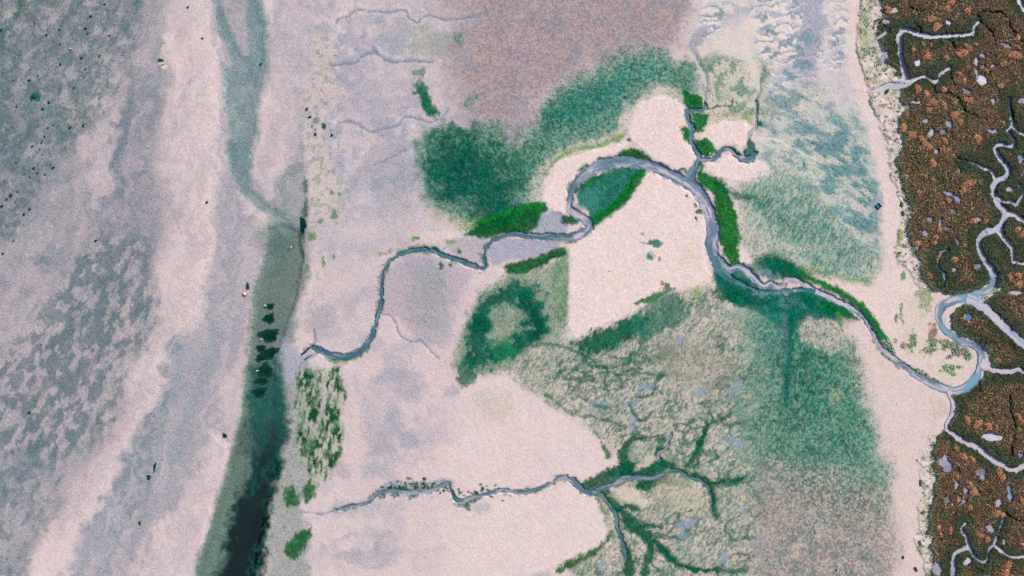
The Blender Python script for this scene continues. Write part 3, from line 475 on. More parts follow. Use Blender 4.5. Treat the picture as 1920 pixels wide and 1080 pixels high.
layer((216, 204, 190), [(1145, 930), (1170, 908), (1195, 922), (1220, 945), (1200, 950), (1170, 940)], 6, .8, 1, 3)
layer((216, 205, 192), [(1195, 870), (1225, 850), (1230, 862), (1215, 874), (1190, 882)], 4, .8, 1)
layer((208, 202, 180), [(1250, 890), (1290, 900), (1315, 920), (1312, 950), (1280, 955), (1225, 920)], 12, .5, 1, 4, alg=.4, st=.9)
layer((160, 170, 186), [(1000, 1075), (1030, 1072), (1030, 1100), (990, 1100)], 6, .6)
for k in range(150):     # weed clots on the southern creek bed
    t = random.random(); x = 700+t*260; y = 925-12*math.sin(t*3.1)+random.gauss(0, 7)
    if 845 < x < 900: y += 12
    r = random.uniform(1.2, 3.4); spot((16, 84, 56), x, y, r, r*.8, 0, .85, 1, .5, n8, alg=1)
stroke((20, 90, 66), [(845, 905, 5), (850, 925, 6), (856, 940, 7), (870, 943, 6), (895, 936, 4)], f=2, a=.9, brk=1)
spot((24, 96, 66), 878, 952, 9, 5, -30, .8, 1, .6, alg=1); spot((170, 176, 186), 900, 948, 18, 9, 0, .6)

# ------------------------------------------------------------------ salt marsh platform
MARSH = [(1650, -26000), (1650, 0), (1656, 28), (1645, 48), (1640, 62), (1648, 90), (1660, 110), (1672, 130), (1690, 150), (1690, 172), (1692, 210), (1684, 232), (1690, 250), (1688, 275), (1679, 296), (1684, 318), (1698, 332), (1698, 362), (1706, 395), (1705, 425), (1710, 445), (1711, 470), (1724, 495), (1733, 520), (1742, 535), (1755, 550), (1775, 556),
         (1800, 552), (1830, 545), (1850, 530), (1880, 540), (1850, 562), (1812, 572), (1795, 578), (1785, 592), (1785, 612), (1800, 630), (1822, 638), (1850, 656), (1860, 680), (1845, 705), (1825, 722), (1800, 736), (1782, 742), (1789, 777), (1775, 800), (1762, 812), (1747, 832), (1750, 865), (1753, 892), (1750, 915), (1755, 930), (1743, 955), (1742, 985), (1745, 1022), (1750, 1080), (1750, 26000), (27000, 26000), (27000, -26000)]
SHELF = [(1612, -26000), (1612, 0), (1610, 48), (1604, 85), (1610, 112), (1620, 135), (1628, 168), (1633, 195), (1642, 218), (1655, 250), (1661, 268), (1666, 300), (1672, 318), (1668, 332), (1678, 350), (1682, 368), (1692, 385), (1694, 405), (1688, 425), (1684, 450), (1678, 475), (1690, 495), (1700, 508), (1712, 530), (1740, 545), (1800, 560), (1900, 560), (2000, 500), (2000, -26000)]
SHELF2 = [(1735, 815), (1745, 830), (1722, 860), (1724, 900), (1735, 930), (1722, 950), (1724, 990), (1716, 1010), (1728, 1045), (1735, 1090), (1735, 26000), (2000, 26000), (2000, 800)]
ms, dm = sdpoly(MARSH, 60, 1); dm = dm+3.0*n8[ms]+7*n20[ms]*(GX[ms] < 1770)*sstep(0, 14, 20-np.abs(dm))
shelf_col = N(7, 6, 4)
SHM = np.zeros((HH, WW), np.float32)
for q in (SHELF, SHELF2):
    sl, d = sdpoly(q, 20, 1)
    Z[sl] += 0.14*sstep(-0.6, 0.9, d+2.5*n8[sl]+4*n20[sl])
    m = sstep(-1, 2, d+2.5*n8[sl]+4*n20[sl]); SHM[sl] = np.maximum(SHM[sl], m)
    apply(sl, m*.55, (212, 200, 192)); apply(sl, m*sstep(-.1, .5, N(12, 14, 4)[sl])*.7, (176, 178, 156), .5)
    apply(sl, m*sstep(.35, .7, shelf_col[sl])*.7, (104, 124, 96), .6); apply(sl, m*sstep(.3, .6, -shelf_col[sl])*.8, (238, 228, 222))
spot((150, 178, 110), 1622, 40, 9, 34, 80, .0)
layer((160, 182, 126), [(1612, 20), (1625, 10), (1630, 60), (1625, 110), (1612, 100)], 6, .6, 1, 3, n8, alg=.6)
Z[ms] += 0.24*sstep(-1, 1.6, dm)
apply(ms, sstep(-2, 2, dm), (62, 54, 42))
apply(ms, sstep(-2, 2, dm)*sstep(0, .5, N(11, 3, 4)[ms])*.7, (52, 60, 38))
# point bar inside the lower meander, sparse growth
layer((216, 202, 192), [(1690, 560), (1730, 545), (1760, 560), (1756, 600), (1790, 645), (1815, 655), (1832, 668), (1828, 700), (1800, 720), (1760, 715), (1720, 690), (1690, 650)], 12, .7, 1, 4)
for x, y, rx, ry, c in [(1712, 638, 6, 15, (36, 140, 34)), (1680, 600, 3, 8, (60, 110, 60)), (1690, 585, 3, 18, (96, 160, 70)), (1693, 604, 2, 6, (50, 110, 50)), (1679, 640, 4, 6, (110, 130, 110)), (1697, 650, 7, 9, (110, 84, 50)), (1693, 518, 4, 8, (50, 130, 50)), (1687, 440, 4, 14, (130, 160, 90)), (1682, 478, 3, 6, (60, 150, 60)),
                        (1778, 693, 12, 7, (120, 180, 80)), (1785, 700, 6, 4, (90, 160, 70)), (1750, 640, 8, 18, (170, 160, 140)), (1790, 648, 14, 9, (90, 84, 60)), (1802, 660, 14, 8, (70, 84, 50)), (1815, 668, 8, 6, (40, 90, 40)), (1780, 670, 5, 4, (70, 80, 60)), (1798, 690, 6, 3, (60, 100, 60)), (1770, 642, 8, 10, (110, 90, 66)), (1735, 560, 12, 20, (140, 160, 120)), (1748, 622, 6, 14, (130, 120, 100)), (1740, 660, 10, 10, (150, 175, 120))]:
    spot(c, x, y, rx, ry, 0, .75, 1, .7, n8, alg=.8)
# white salt crust along the marsh edge
sl = ms; e = np.exp(-((dm+3)/5.0)**2)*sstep(.0, .5, N(6, 15, 3)[sl]); apply(sl, np.clip(e, 0, 1)*.8, (236, 228, 220))

# ------------------------------------------------------------------ creeks
ZW = -0.28
def zw(x): return ZW+0.32*sstep(1640, 1760, x)
CR = {}
N15 = N(9, 6, 4, ang=0, stretch=1.2)
def creek(name, pts, mud=(134, 146, 168), bank=None, bed=0.08, step=3.0, mud2=(204, 194, 206)):
    CR[name] = (spline(pts, step), mud, mud2)
    sl, d = sdline(spline(pts, 5), 16, 1)
    b = zw(GX[sl])-bed+.10*sstep(.25, .7, N15[sl])*sstep(-.5, 3, d)
    d = d+1.3*n8[sl]*(np.array(pts)[:, 2].max() > 6)
    m = sstep(-1.8, 0.6, d)
    Z[sl] = np.minimum(Z[sl], Z[sl]*(1-m)+b*m)
    fz = sstep(-7, -1, d)*sstep(1.5, -1, d)*sstep(-.1, .35, n20[sl]+.4*n8[sl])*(GX[sl] < 1700)
    if name in ('main_b', 'main_a', 'north_a', 'south_a'): apply(sl, fz*.6, (40, 104, 84), .9)
    apply(sl, sstep(-1.6, .4, d), mud, 0, 0)
    ALG[sl] *= 1-sstep(-2.5, -0.5, d)
    return sl, d
MUDW = (136, 150, 178); MUDP = (206, 200, 218); MUDB = (138, 168, 198)
creek('main_a', [(585, 652, 8), (600, 658, 11), (620, 666, 13), (645, 669, 13), (668, 663, 12), (685, 650, 11), (696, 632, 8), (702, 610, 7), (708, 590, 7), (714, 565, 6), (714, 540, 5), (716, 520, 5), (723, 500, 5), (738, 484, 5), (760, 475, 6), (785, 469, 7), (810, 471, 8), (835, 480, 8), (860, 489, 8), (885, 498, 8), (903, 504, 8), (910, 500, 7), (908, 485, 5), (910, 467, 5), (925, 451, 6), (942, 443, 6), (962, 439, 7), (985, 441, 9), (1010, 444, 10), (1035, 443, 10), (1060, 446, 12), (1085, 443, 15)], (66, 110, 124), mud2=(132, 148, 166))
creek('main_b', [(1075, 445, 12), (1090, 440, 15), (1102, 431, 15), (1104, 420, 16), (1094, 409, 17), (1078, 400, 13), (1068, 388, 10), (1067, 375, 11), (1072, 357, 12), (1082, 341, 15), (1100, 324, 19), (1120, 312, 20), (1142, 305, 21), (1167, 302, 21), (1197, 306, 20), (1225, 313, 20), (1247, 322, 18), (1272, 334, 19), (1292, 344, 22), (1307, 357, 22), (1318, 375, 22), (1326, 392, 23), (1332, 407, 24), (1336, 425, 25), (1337, 442, 24), (1335, 460, 22), (1338, 476, 21), (1347, 491, 17), (1360, 500, 13), (1372, 505, 11), (1385, 501, 9), (1397, 506, 10), (1410, 517, 9), (1424, 531, 9), (1436, 536, 9), (1448, 530, 8), (1458, 538, 8), (1470, 535, 8), (1476, 523, 9), (1490, 523, 7), (1505, 531, 7), (1522, 541, 8), (1547, 553, 9), (1572, 566, 9), (1595, 577, 9), (1612, 588, 9), (1624, 602, 8), (1632, 617, 7), (1641, 632, 7), (1651, 650, 7), (1665, 663, 8), (1685, 680, 9), (1705, 695, 10), (1727, 710, 10), (1752, 722, 10), (1777, 731, 11), (1800, 731, 12), (1817, 722, 13), (1830, 707, 14), (1836, 690, 14), (1840, 672, 14), (1836, 656, 12), (1822, 645, 12), (1802, 639, 11), (1785, 630, 11), (1770, 617, 11), (1762, 602, 11), (1760, 587, 12), (1767, 573, 14), (1785, 564, 14), (1810, 557, 14), (1832, 552, 12), (1850, 545, 11), (1862, 532, 13), (1860, 512, 13), (1850, 497, 12), (1840, 480, 11), (1834, 460, 10), (1837, 445, 11), (1850, 435, 13), (1868, 429, 12), (1878, 415, 10), (1884, 400, 14), (1870, 382, 12), (1862, 365, 10), (1862, 350, 10), (1870, 340, 10), (1887, 330, 9), (1888, 317, 9), (1880, 305, 8), (1867, 290, 8), (1865, 277, 7), (1875, 272, 6), (1900, 275, 6), (1903, 267, 5), (1892, 252, 5), (1888, 245, 4), (1897, 235, 5), (1894, 215, 3), (1890, 185, 3)], MUDW)
creek('braid', [(1338, 480, 12), (1345, 500, 14), (1360, 515, 14), (1385, 530, 8), (1410, 540, 5), (1440, 548, 4), (1470, 545, 4), (1500, 542, 5), (1530, 546, 5)], (48, 108, 122), mud2=(90, 140, 150))
creek('north_a', [(1293, 340, 15), (1299, 324, 13), (1307, 308, 10), (1309, 292, 9), (1300, 274, 8), (1297, 258, 7), (1299, 242, 7), (1290, 222, 8), (1288, 210, 8), (1302, 207, 6), (1317, 205, 6), (1325, 201, 5), (1322, 190, 3)], (44, 106, 124), mud2=(120, 150, 170))
creek('north_b', [(1312, 298, 9), (1335, 299, 7), (1347, 291, 6), (1356, 280, 5), (1367, 278, 6), (1380, 290, 7), (1393, 299, 9), (1408, 297, 10), (1418, 286, 4)], (58, 112, 122), mud2=(150, 160, 176))
creek('north_c', [(1394, 296, 5), (1393, 283, 4), (1399, 276, 4), (1402, 262, 4), (1408, 248, 5), (1418, 240, 5), (1419, 217, 4), (1417, 190, 3)], (176, 174, 190))
def SAW(p): return [(x, y+(wd*.25 if 705 < x < 830 else 0), wd*(.32 if 705 < x < 850 else .8 if x < 1040 else .75)) for x, y, wd in p]
stroke((160, 164, 176), [(697, 937, 8), (712, 922, 16), (735, 917, 24), (767, 919, 27), (805, 914, 24), (830, 908, 18), (845, 912, 14)], f=3, a=.9, brk=3, depth=.05)
for k in range(110):
    t = random.random(); spot((16, 84, 60), 715+t*130, 917-6*math.sin(t*3)+random.gauss(0, 6), random.uniform(1.2, 4), random.uniform(1, 3), 30, .85, 1, .6, n8, alg=1)
creek('south_a', SAW([(630, 955, 3), (655, 950, 4), (680, 946, 7), (697, 937, 9), (710, 923, 9), (735, 917, 16), (767, 919, 20), (805, 916, 20), (825, 910, 14), (840, 907, 12), (847, 922, 9), (855, 939, 11), (870, 940, 10), (890, 932, 8), (917, 926, 8), (942, 920, 8), (962, 922, 9), (975, 924, 9), (1010, 917, 8), (1035, 906, 8), (1052, 896, 10), (1070, 900, 14), (1087, 914, 14), (1105, 925, 11), (1120, 920, 9), (1150, 910, 10), (1172, 898, 10), (1197, 896, 9), (1225, 897, 8), (1242, 890, 6), (1262, 884, 5)]), (112, 132, 148), mud2=(176, 176, 190))
creek('south_b', [(1110, 925, 9), (1130, 931, 7), (1140, 945, 7), (1150, 960, 8), (1157, 973, 6), (1156, 985, 6), (1163, 1000, 6), (1169, 1020, 4), (1175, 1050, 3)], (84, 118, 124), mud2=(140, 150, 160))
creek('south_c', [(1255, 884, 4), (1272, 882, 4), (1292, 895, 5), (1312, 901, 5), (1327, 912, 4), (1335, 927, 3), (1334, 950, 2)], (84, 116, 116), mud2=(120, 138, 140))
creek('south_d', [(1235, 862, 4), (1235, 850, 4), (1245, 844, 4), (1255, 830, 4), (1260, 812, 4)], (96, 128, 140))
creek('marsh_e', [(1884, 400, 12), (1900, 403, 8), (1922, 418, 8), (1990, 470, 8)], MUDP)
creek('marsh_loop', [(1866, 368, 4), (1880, 377, 4), (1895, 378, 4), (1902, 385, 5), (1913, 373, 4), (1918, 360, 4), (1908, 347, 3)], MUDP)
creek('marsh_f', [(1870, 432, 7), (1882, 450, 7), (1897, 467, 6), (1898, 487, 6), (1907, 493, 6), (1990, 500, 5)], MUDP)
creek('marsh_g', [(1866, 338, 5), (1856, 322, 5), (1842, 315, 4), (1830, 309, 3), (1815, 305, 3)], MUDP)
creek('marsh_h', [(1812, 560, 14), (1828, 567, 16), (1845, 577, 16), (1865, 595, 15), (1882, 612, 15), (1900, 630, 14), (1922, 647, 14), (2000, 700, 14)], (176, 186, 212))
creek('marsh_i', [(1838, 680, 14), (1855, 691, 10), (1875, 697, 8), (1897, 696, 7), (1911, 691, 6), (1924, 702, 6), (1990, 740, 6)], MUDP)
creek('marsh_j', [(1778, 733, 6), (1786, 752, 5), (1787, 772, 5), (1778, 790, 5), (1776, 805, 6), (1790, 817, 8), (1810, 830, 9), (1830, 838, 9), (1847, 852, 8), (1865, 865, 9), (1880, 871, 9), (1895, 880, 8), (1907, 879, 8), (1925, 872, 8), (2000, 860, 8)], MUDP)
creek('marsh_k', [(1786, 1100, 8), (1786, 1055, 8), (1788, 1040, 6), (1797, 1032, 6), (1815, 1027, 6), (1822, 1040, 4), (1830, 1047, 4), (1840, 1052, 5), (1851, 1050, 5), (1852, 1035, 4), (1862, 1017, 5), (1869, 1005, 3), (1877, 982, 3), (1882, 960, 3)], (176, 178, 200))
creek('marsh_l', [(1815, 1028, 5), (1810, 1007, 4), (1802, 992, 6), (1810, 980, 4)], MUDP)
creek('marsh_m', [(1864, 1017, 4), (1872, 1030, 4), (1890, 1040, 4), (1905, 1045, 4), (1925, 1043, 4), (1990, 1040, 4)], MUDP)
creek('marsh_a', [(1632, 172, 2), (1652, 166, 6), (1665, 160, 9), (1685, 161, 10), (1700, 159, 11), (1698, 145, 10), (1692, 125, 9), (1687, 105, 8), (1685, 82, 9), (1686, 66, 9), (1693, 57, 9), (1705, 60, 8), (1722, 66, 8), (1745, 70, 8), (1767, 69, 8), (1790, 67, 6), (1810, 67, 6), (1824, 64, 5), (1826, 50, 5), (1837, 42, 4)], (196, 198, 220))
creek('marsh_b', [(1702, 158, 9), (1722, 147, 6), (1738, 145, 5), (1749, 155, 6), (1761, 150, 4), (1763, 140, 4), (1782, 127, 3)], MUDP)
creek('marsh_c', [(1644, 72, 4), (1655, 66, 5), (1666, 58, 6)], MUDP)
creek('marsh_d', [(1903, -30, 8), (1908, 0, 8), (1921, 20, 8), (1960, 60, 8)], MUDP)
creek('marsh_n', [(1777, 470, 3), (1765, 472, 3), (1758, 487, 3), (1760, 505, 4), (1771, 516, 5), (1768, 535, 4)], (120, 150, 190))
creek('marsh_o', [(1897, 240, 4), (1910, 250, 4), (1924, 256, 4), (1980, 280, 4)], MUDP)
# ditches and rills without standing water, plus painted scarp shade
DITCH = [[(1837, 42), (1835, 27), (1860, 24), (1880, 28), (1890, 45), (1897, 60), (1910, 75), (1940, 90)], [(1837, 44), (1850, 55), (1862, 65), (1864, 87)], [(1715, 44), (1725, 55), (1727, 64)], [(1775, 72), (1785, 83), (1789, 95)], [(1782, 128), (1782, 150), (1790, 162)],
         [(1750, 165), (1752, 175), (1785, 179), (1797, 190), (1807, 207), (1830, 220), (1850, 227)], [(1887, 185), (1895, 207), (1898, 232)], [(1895, 732), (1894, 765), (1905, 805)], [(1902, 810), (1897, 830), (1895, 852)], [(1882, 960), (1900, 972), (1920, 976)], [(1705, 15), (1722, 22), (1737, 21)], [(1815, 305), (1800, 300), (1785, 292)]]
for q in DITCH: stroke((26, 34, 26), [(x, y, 2.6) for x, y in q], f=1.3, a=.95, depth=.3)
for q in [[(1607, 44, 1.5), (1612, 62, 2.5)], [(1605, 82, 2), (1608, 100, 2.5), (1611, 115, 2.5), (1619, 134, 1.5)], [(1621, 143, 1.5), (1624, 158, 2.5), (1627, 166, 1.5)], [(1632, 194, 2), (1635, 204, 2.5), (1641, 216, 1.5)]]:
    stroke((90, 90, 74), q, f=1.2, a=.8)  # dark strokes paint the shade west of the shelf scarps
RILL = [([(1322, 190), (1325, 170), (1327, 147), (1316, 126), (1304, 102)], 4), ([(1417, 188), (1426, 170), (1426, 150), (1430, 130)], 5), ([(630, 42), (638, 33), (655, 30), (665, 20), (705, 21), (735, 23), (760, 20), (767, 35), (782, 42), (792, 32), (805, 29), (830, 36), (855, 36), (885, 32), (910, 24)], 4), ([(620, 122), (655, 119), (668, 115), (680, 104), (695, 100), (715, 105), (730, 116), (767, 115), (810, 116)], 5), ([(700, 90), (706, 98)], 6),
        ([(632, 232), (650, 226), (675, 235), (692, 247), (717, 242), (742, 237), (755, 222), (775, 220), (795, 227), (817, 227), (830, 218), (840, 206)], 4), ([(560, 962), (595, 962), (607, 964), (632, 955)], 3), ([(715, 588), (732, 592), (741, 605), (749, 627), (770, 642), (787, 637), (805, 655), (822, 672)], 3), ([(700, 310), (740, 292), (760, 280)], 3), ([(570, 655), (582, 652), (590, 640), (588, 620)], 5), ([(560, 690), (575, 672), (595, 662)], 4)]
for q, wd in RILL: stroke((124, 138, 162), q, wd, 2, .8, 1, 1, depth=.06)
stroke((238, 228, 220), [(1422, 258, 3), (1450, 261, 3), (1480, 274, 2.5), (1510, 290, 2), (1545, 306, 1.5)], f=1.5, a=.8)
stroke((150, 150, 150), [(1600, 170, 1.5), (1618, 172, 1.5), (1634, 171, 2)], f=1, a=.6)
# pools in the marsh: x, y, rx, ry, angle
POOLS = [(1676, 20, 7, 5, 30), (1661, 42, 6, 5, 0), (1776, 44, 6, 5, 0), (1885, 87, 11, 4, -15), (1719, 120, 6, 7, -30), (1840, 105, 6, 3, -20), (1829, 117, 4, 6, 0), (1841, 126, 4, 4, 0), (1860, 125, 4, 3, 0), (1829, 138, 4, 8, 0), (1840, 152, 11, 9, -40), (1812, 172, 9, 4, -20), (1861, 190, 6, 6, 0), (1915, 190, 8, 6, 0), (1715, 192, 10, 3, -5), (1702, 203, 5, 7, 0), (1735, 228, 7, 4, 20), (1778, 234, 7, 6, -30), (1745, 250, 5, 8, -10), (1767, 248, 6, 5, -20), (1860, 247, 8, 4, 0), (1658, 106, 9, 6, 60),
         (1755, 285, 5, 3, 0), (1778, 364, 9, 4, -20), (1794, 374, 9, 4, -50), (1912, 299, 6, 8, 0), (1890, 355, 7, 4, 0), (1786, 397, 4, 4, 0), (1833, 412, 6, 4, 0), (1742, 412, 5, 4, 0), (1762, 420, 3, 7, 0), (1775, 429, 5, 3, 0), (1734, 438, 5, 7, 0), (1719, 464, 3, 5, 0), (1787, 506, 5, 5, 0), (1795, 455, 3, 6, 0), (1796, 320, 3, 3, 0), (1815, 596, 6, 7, 0), (1902, 550, 12, 4, 0),
         (1859, 820, 19, 7, -5), (1771, 868, 12, 8, -20), (1778, 878, 9, 6, 0), (1772, 856, 5, 5, 0), (1837, 884, 10, 7, 0), (1841, 894, 4, 5, 0), (1912, 851, 6, 4, 0), (1792, 910, 4, 7, 0), (1775, 937, 6, 8, -20), (1809, 920, 4, 6, 0), (1805, 940, 5, 4, 0), (1871, 942, 6, 7, 0), (1892, 925, 5, 15, 8), (1857, 990, 8, 7, -30), (1812, 1052, 8, 5, 35), (1882, 1015, 4, 5, 0), (1852, 1078, 7, 3, 0), (1757, 1066, 8, 12, 0), (1832, 500, 7, 5, 0)]
PZ = 0.22; pool_mask = np.zeros((HH, WW), np.float32)
for x, y, rx, ry, a in POOLS:
    m = max(rx, ry)*2+8; sl = box_slices(x-m, x+m, y-m, y+m, 0); X = WX1[sl]-x; Y = WY1[sl]-y
    c, s = math.cos(R(a)), math.sin(R(a)); u = X*c-Y*s; v = X*s+Y*c
    d = (1-np.sqrt((u/rx)**2+(v/ry)**2))*min(rx, ry)
    k = sstep(-1.5, 0.5, d); Z[sl] = np.minimum(Z[sl], Z[sl]*(1-k)+(PZ-.07)*k); apply(sl, k, (176, 176, 204)); pool_mask[sl] = np.maximum(pool_mask[sl], sstep(-2.2, -.4, d))
# flat puddle and hollows on the sand
spot((150, 158, 186), 1643, 385, 13, 12, 40, .8, 1, .35, dz=-.06); spot((150, 150, 180), 1653, 364, 3, 7, 0, .6, 1, .4)
spot((36, 110, 104), 1229, 456, 11, 6, 0, .9, 1, .5, dz=-.1); stroke((80, 120, 110), [(1200, 456, 1.5), (1215, 456, 4), (1226, 455, 8)], f=1.5, a=.8)
spot((50, 120, 114), 1218, 481, 7, 8, -30, .9, 1, .4, dz=-.1); spot((200, 195, 185), 1206, 484, 9, 6, 0, .5, 1, .6)
spot((10, 110, 108), 66, 181, 9, 8, 0, .95, 1, .35, dz=-.12); spot((232, 214, 206), 305, 124, 8, 5, -15, .9, 1, .5, dz=.12)
spot((232, 226, 224), 1658, 244, 5, 4, 0, .0)
# relief: gentle swell, sand ripples, rough weed
Z += 0.035*n45+0.012*n8*(1+2*ALG)
Z += 0.02*strand*STR+0.012*N(3, 2, 2)

# blend everything far outside the frame towards plain tones of the same place
COL *= (1+sstep(.5, 1, ALG)*(.22*n8+.16*n20+.14*N(3, 12, 2)))[..., None]
COL *= (1+0.04*n8+0.05*N(2.6, 11, 2)+0.025*n45)[..., None]
COL *= 1+0.03*np.stack([n20, np.zeros_like(n20), -n20], -1)
np.clip(COL, .002, .8, out=COL)

def attr_col(me, name, rgb):
    a = me.color_attributes.new(name, 'FLOAT_COLOR', 'POINT')
    buf = np.ones((len(rgb), 4), np.float32); buf[:, :3] = rgb; a.data.foreach_set('color', buf.ravel())
def mesh_np(name, V, F, mat, cols=None, smooth=True, kind=None, label=None, cat=None, group=None, parent=None):
    me = bpy.data.meshes.new(name); k = F.shape[1]
    me.vertices.add(len(V)); me.vertices.foreach_set('co', V.astype(np.float32).ravel())
    me.loops.add(F.size); me.loops.foreach_set('vertex_index', F.astype(np.int32).ravel())
    me.polygons.add(len(F)); me.polygons.foreach_set('loop_start', np.arange(0, F.size, k, dtype=np.int32))
    me.polygons.foreach_set('loop_total', np.full(len(F), k, np.int32))
    me.polygons.foreach_set('use_smooth', np.full(len(F), smooth))
    me.update(calc_edges=True)
    if cols is not None: attr_col(me, 'tone', cols)
    me.materials.append(mat)
    o = bpy.data.objects.new(name, me); scene.collection.objects.link(o)
    return tag(o, label, cat, group, kind, parent)
def tag(o, label=None, cat=None, group=None, kind=None, parent=None):
    if label: o['label'] = label
    if cat: o['category'] = cat
    if group: o['group'] = group
    if kind: o['kind'] = kind
    if parent: o.parent = parent
    return o

# ------------------------------------------------------------------ materials
def newmat(name):
    m = bpy.data.materials.new(name); m.use_nodes = True; t = m.node_tree; t.nodes.clear()
    o = t.nodes.new('ShaderNodeOutputMaterial'); b = t.nodes.new('ShaderNodeBsdfPrincipled')
    t.links.new(b.outputs[0], o.inputs[0]); return m, t, b, o
def nn(t, typ, **k):
    n = t.nodes.new(typ)
    for a, v in k.items(): setattr(n, a, v)
    return n
def mat_tone(name, rough=.8, var=.25, scale=6.0, bump=0.0, spec=.3, trans=0.0, hue=0.0, grain=0.0):
    """per-vertex tone times fine procedural grain"""
    m, t, b, o = newmat(name)
    at = nn(t, 'ShaderNodeAttribute'); at.attribute_name = 'tone'
    ge = nn(t, 'ShaderNodeNewGeometry')
    no = nn(t, 'ShaderNodeTexNoise'); no.inputs['Scale'].default_value = scale; no.inputs['Detail'].default_value = 3
    t.links.new(ge.outputs['Position'], no.inputs['Vector'])
    mr = nn(t, 'ShaderNodeMapRange'); mr.inputs[1].default_value = .25; mr.inputs[2].default_value = .75; mr.inputs[3].default_value = 1-var; mr.inputs[4].default_value = 1+var
    t.links.new(no.outputs['Fac'], mr.inputs[0])
    mx = nn(t, 'ShaderNodeVectorMath', operation='SCALE'); t.links.new(at.outputs['Color'], mx.inputs[0]); t.links.new(mr.outputs[0], mx.inputs['Scale'])
    last = mx.outputs[0]
    if hue:
        # faint chroma speckle of mixed shell, silt and diatom grains
        v2 = nn(t, 'ShaderNodeVectorMath', operation='SUBTRACT'); t.links.new(no.outputs['Color'], v2.inputs[0]); v2.inputs[1].default_value = (.5, .5, .5)
        v3 = nn(t, 'ShaderNodeVectorMath', operation='SCALE'); t.links.new(v2.outputs[0], v3.inputs[0]); v3.inputs['Scale'].default_value = hue
        v4 = nn(t, 'ShaderNodeVectorMath', operation='ADD'); t.links.new(v3.outputs[0], v4.inputs[0]); v4.inputs[1].default_value = (1, 1, 1)
        v5 = nn(t, 'ShaderNodeVectorMath', operation='MULTIPLY'); t.links.new(last, v5.inputs[0]); t.links.new(v4.outputs[0], v5.inputs[1]); last = v5.outputs[0]
    t.links.new(last, b.inputs['Base Color'])
    b.inputs['Roughness'].default_value = rough; b.inputs['Specular IOR Level'].default_value = spec
    if grain:
        # coarse wet grain shows more on dark weedy mud than on dry sand
        n2 = nn(t, 'ShaderNodeTexNoise'); n2.inputs['Scale'].default_value = scale*.9; n2.inputs['Detail'].default_value = 2; n2.inputs['Distortion'].default_value = .6
        t.links.new(ge.outputs['Position'], n2.inputs['Vector'])
        bw = nn(t, 'ShaderNodeRGBToBW'); t.links.new(at.outputs['Color'], bw.inputs[0])
        am = nn(t, 'ShaderNodeMapRange'); am.inputs[1].default_value = .02; am.inputs[2].default_value = .40; am.inputs[3].default_value = grain; am.inputs[4].default_value = grain*.22
        t.links.new(bw.outputs[0], am.inputs[0])
        s1 = nn(t, 'ShaderNodeMath', operation='SUBTRACT'); t.links.new(n2.outputs['Fac'], s1.inputs[0]); s1.inputs[1].default_value = .5
        s2 = nn(t, 'ShaderNodeMath', operation='MULTIPLY'); t.links.new(s1.outputs[0], s2.inputs[0]); t.links.new(am.outputs[0], s2.inputs[1])
        s3 = nn(t, 'ShaderNodeMath', operation='ADD'); t.links.new(s2.outputs[0], s3.inputs[0]); s3.inputs[1].default_value = 1.0
        s4 = nn(t, 'ShaderNodeMath', operation='MAXIMUM'); t.links.new(s3.outputs[0], s4.inputs[0]); s4.inputs[1].default_value = .15
        v6 = nn(t, 'ShaderNodeVectorMath', operation='SCALE'); t.links.new(last, v6.inputs[0]); t.links.new(s4.outputs[0], v6.inputs['Scale']); t.links.new(v6.outputs[0], b.inputs['Base Color'])
    if bump:
        bu = nn(t, 'ShaderNodeBump'); bu.inputs['Strength'].default_value = 1; bu.inputs['Distance'].default_value = bump
        t.links.new(no.outputs['Fac'], bu.inputs['Height']); t.links.new(bu.outputs[0], b.inputs['Normal'])
    return m
M_ground = mat_tone('tidal_flat_ground', .95, .12, 4.6, .035, .0, hue=.6, grain=2.6)
M_weed = mat_tone('weed_fronds', .9, .25, 5, 0, .0)
M_leaf = mat_tone('marsh_leaves', .75, .35, 7, 0, .2)
M_creek = mat_tone('turbid_creek_water', .45, .16, 4.5, .010, .2, hue=.35, grain=1.2)
M_pool = mat_tone('still_pool_water', .25, .10, 2.5, .003, .35, hue=.3)
def mat_plain(name, col, rough=.7, var=.2, scale=8, spec=.3):
    m, t, b, o = newmat(name); no = nn(t, 'ShaderNodeTexNoise'); no.inputs['Scale'].default_value = scale
    tc = nn(t, 'ShaderNodeTexCoord'); t.links.new(tc.outputs['Object'], no.inputs['Vector'])
    cr = nn(t, 'ShaderNodeMix', data_type='RGBA'); c = lin(col)
    cr.inputs[6].default_value = (*(c*(1-var)), 1); cr.inputs[7].default_value = (*np.clip(c*(1+var), 0, .85), 1)
    t.links.new(no.outputs['Fac'], cr.inputs[0]); t.links.new(cr.outputs[2], b.inputs['Base Color'])
    b.inputs['Roughness'].default_value = rough; b.inputs['Specular IOR Level'].default_value = spec
    return m
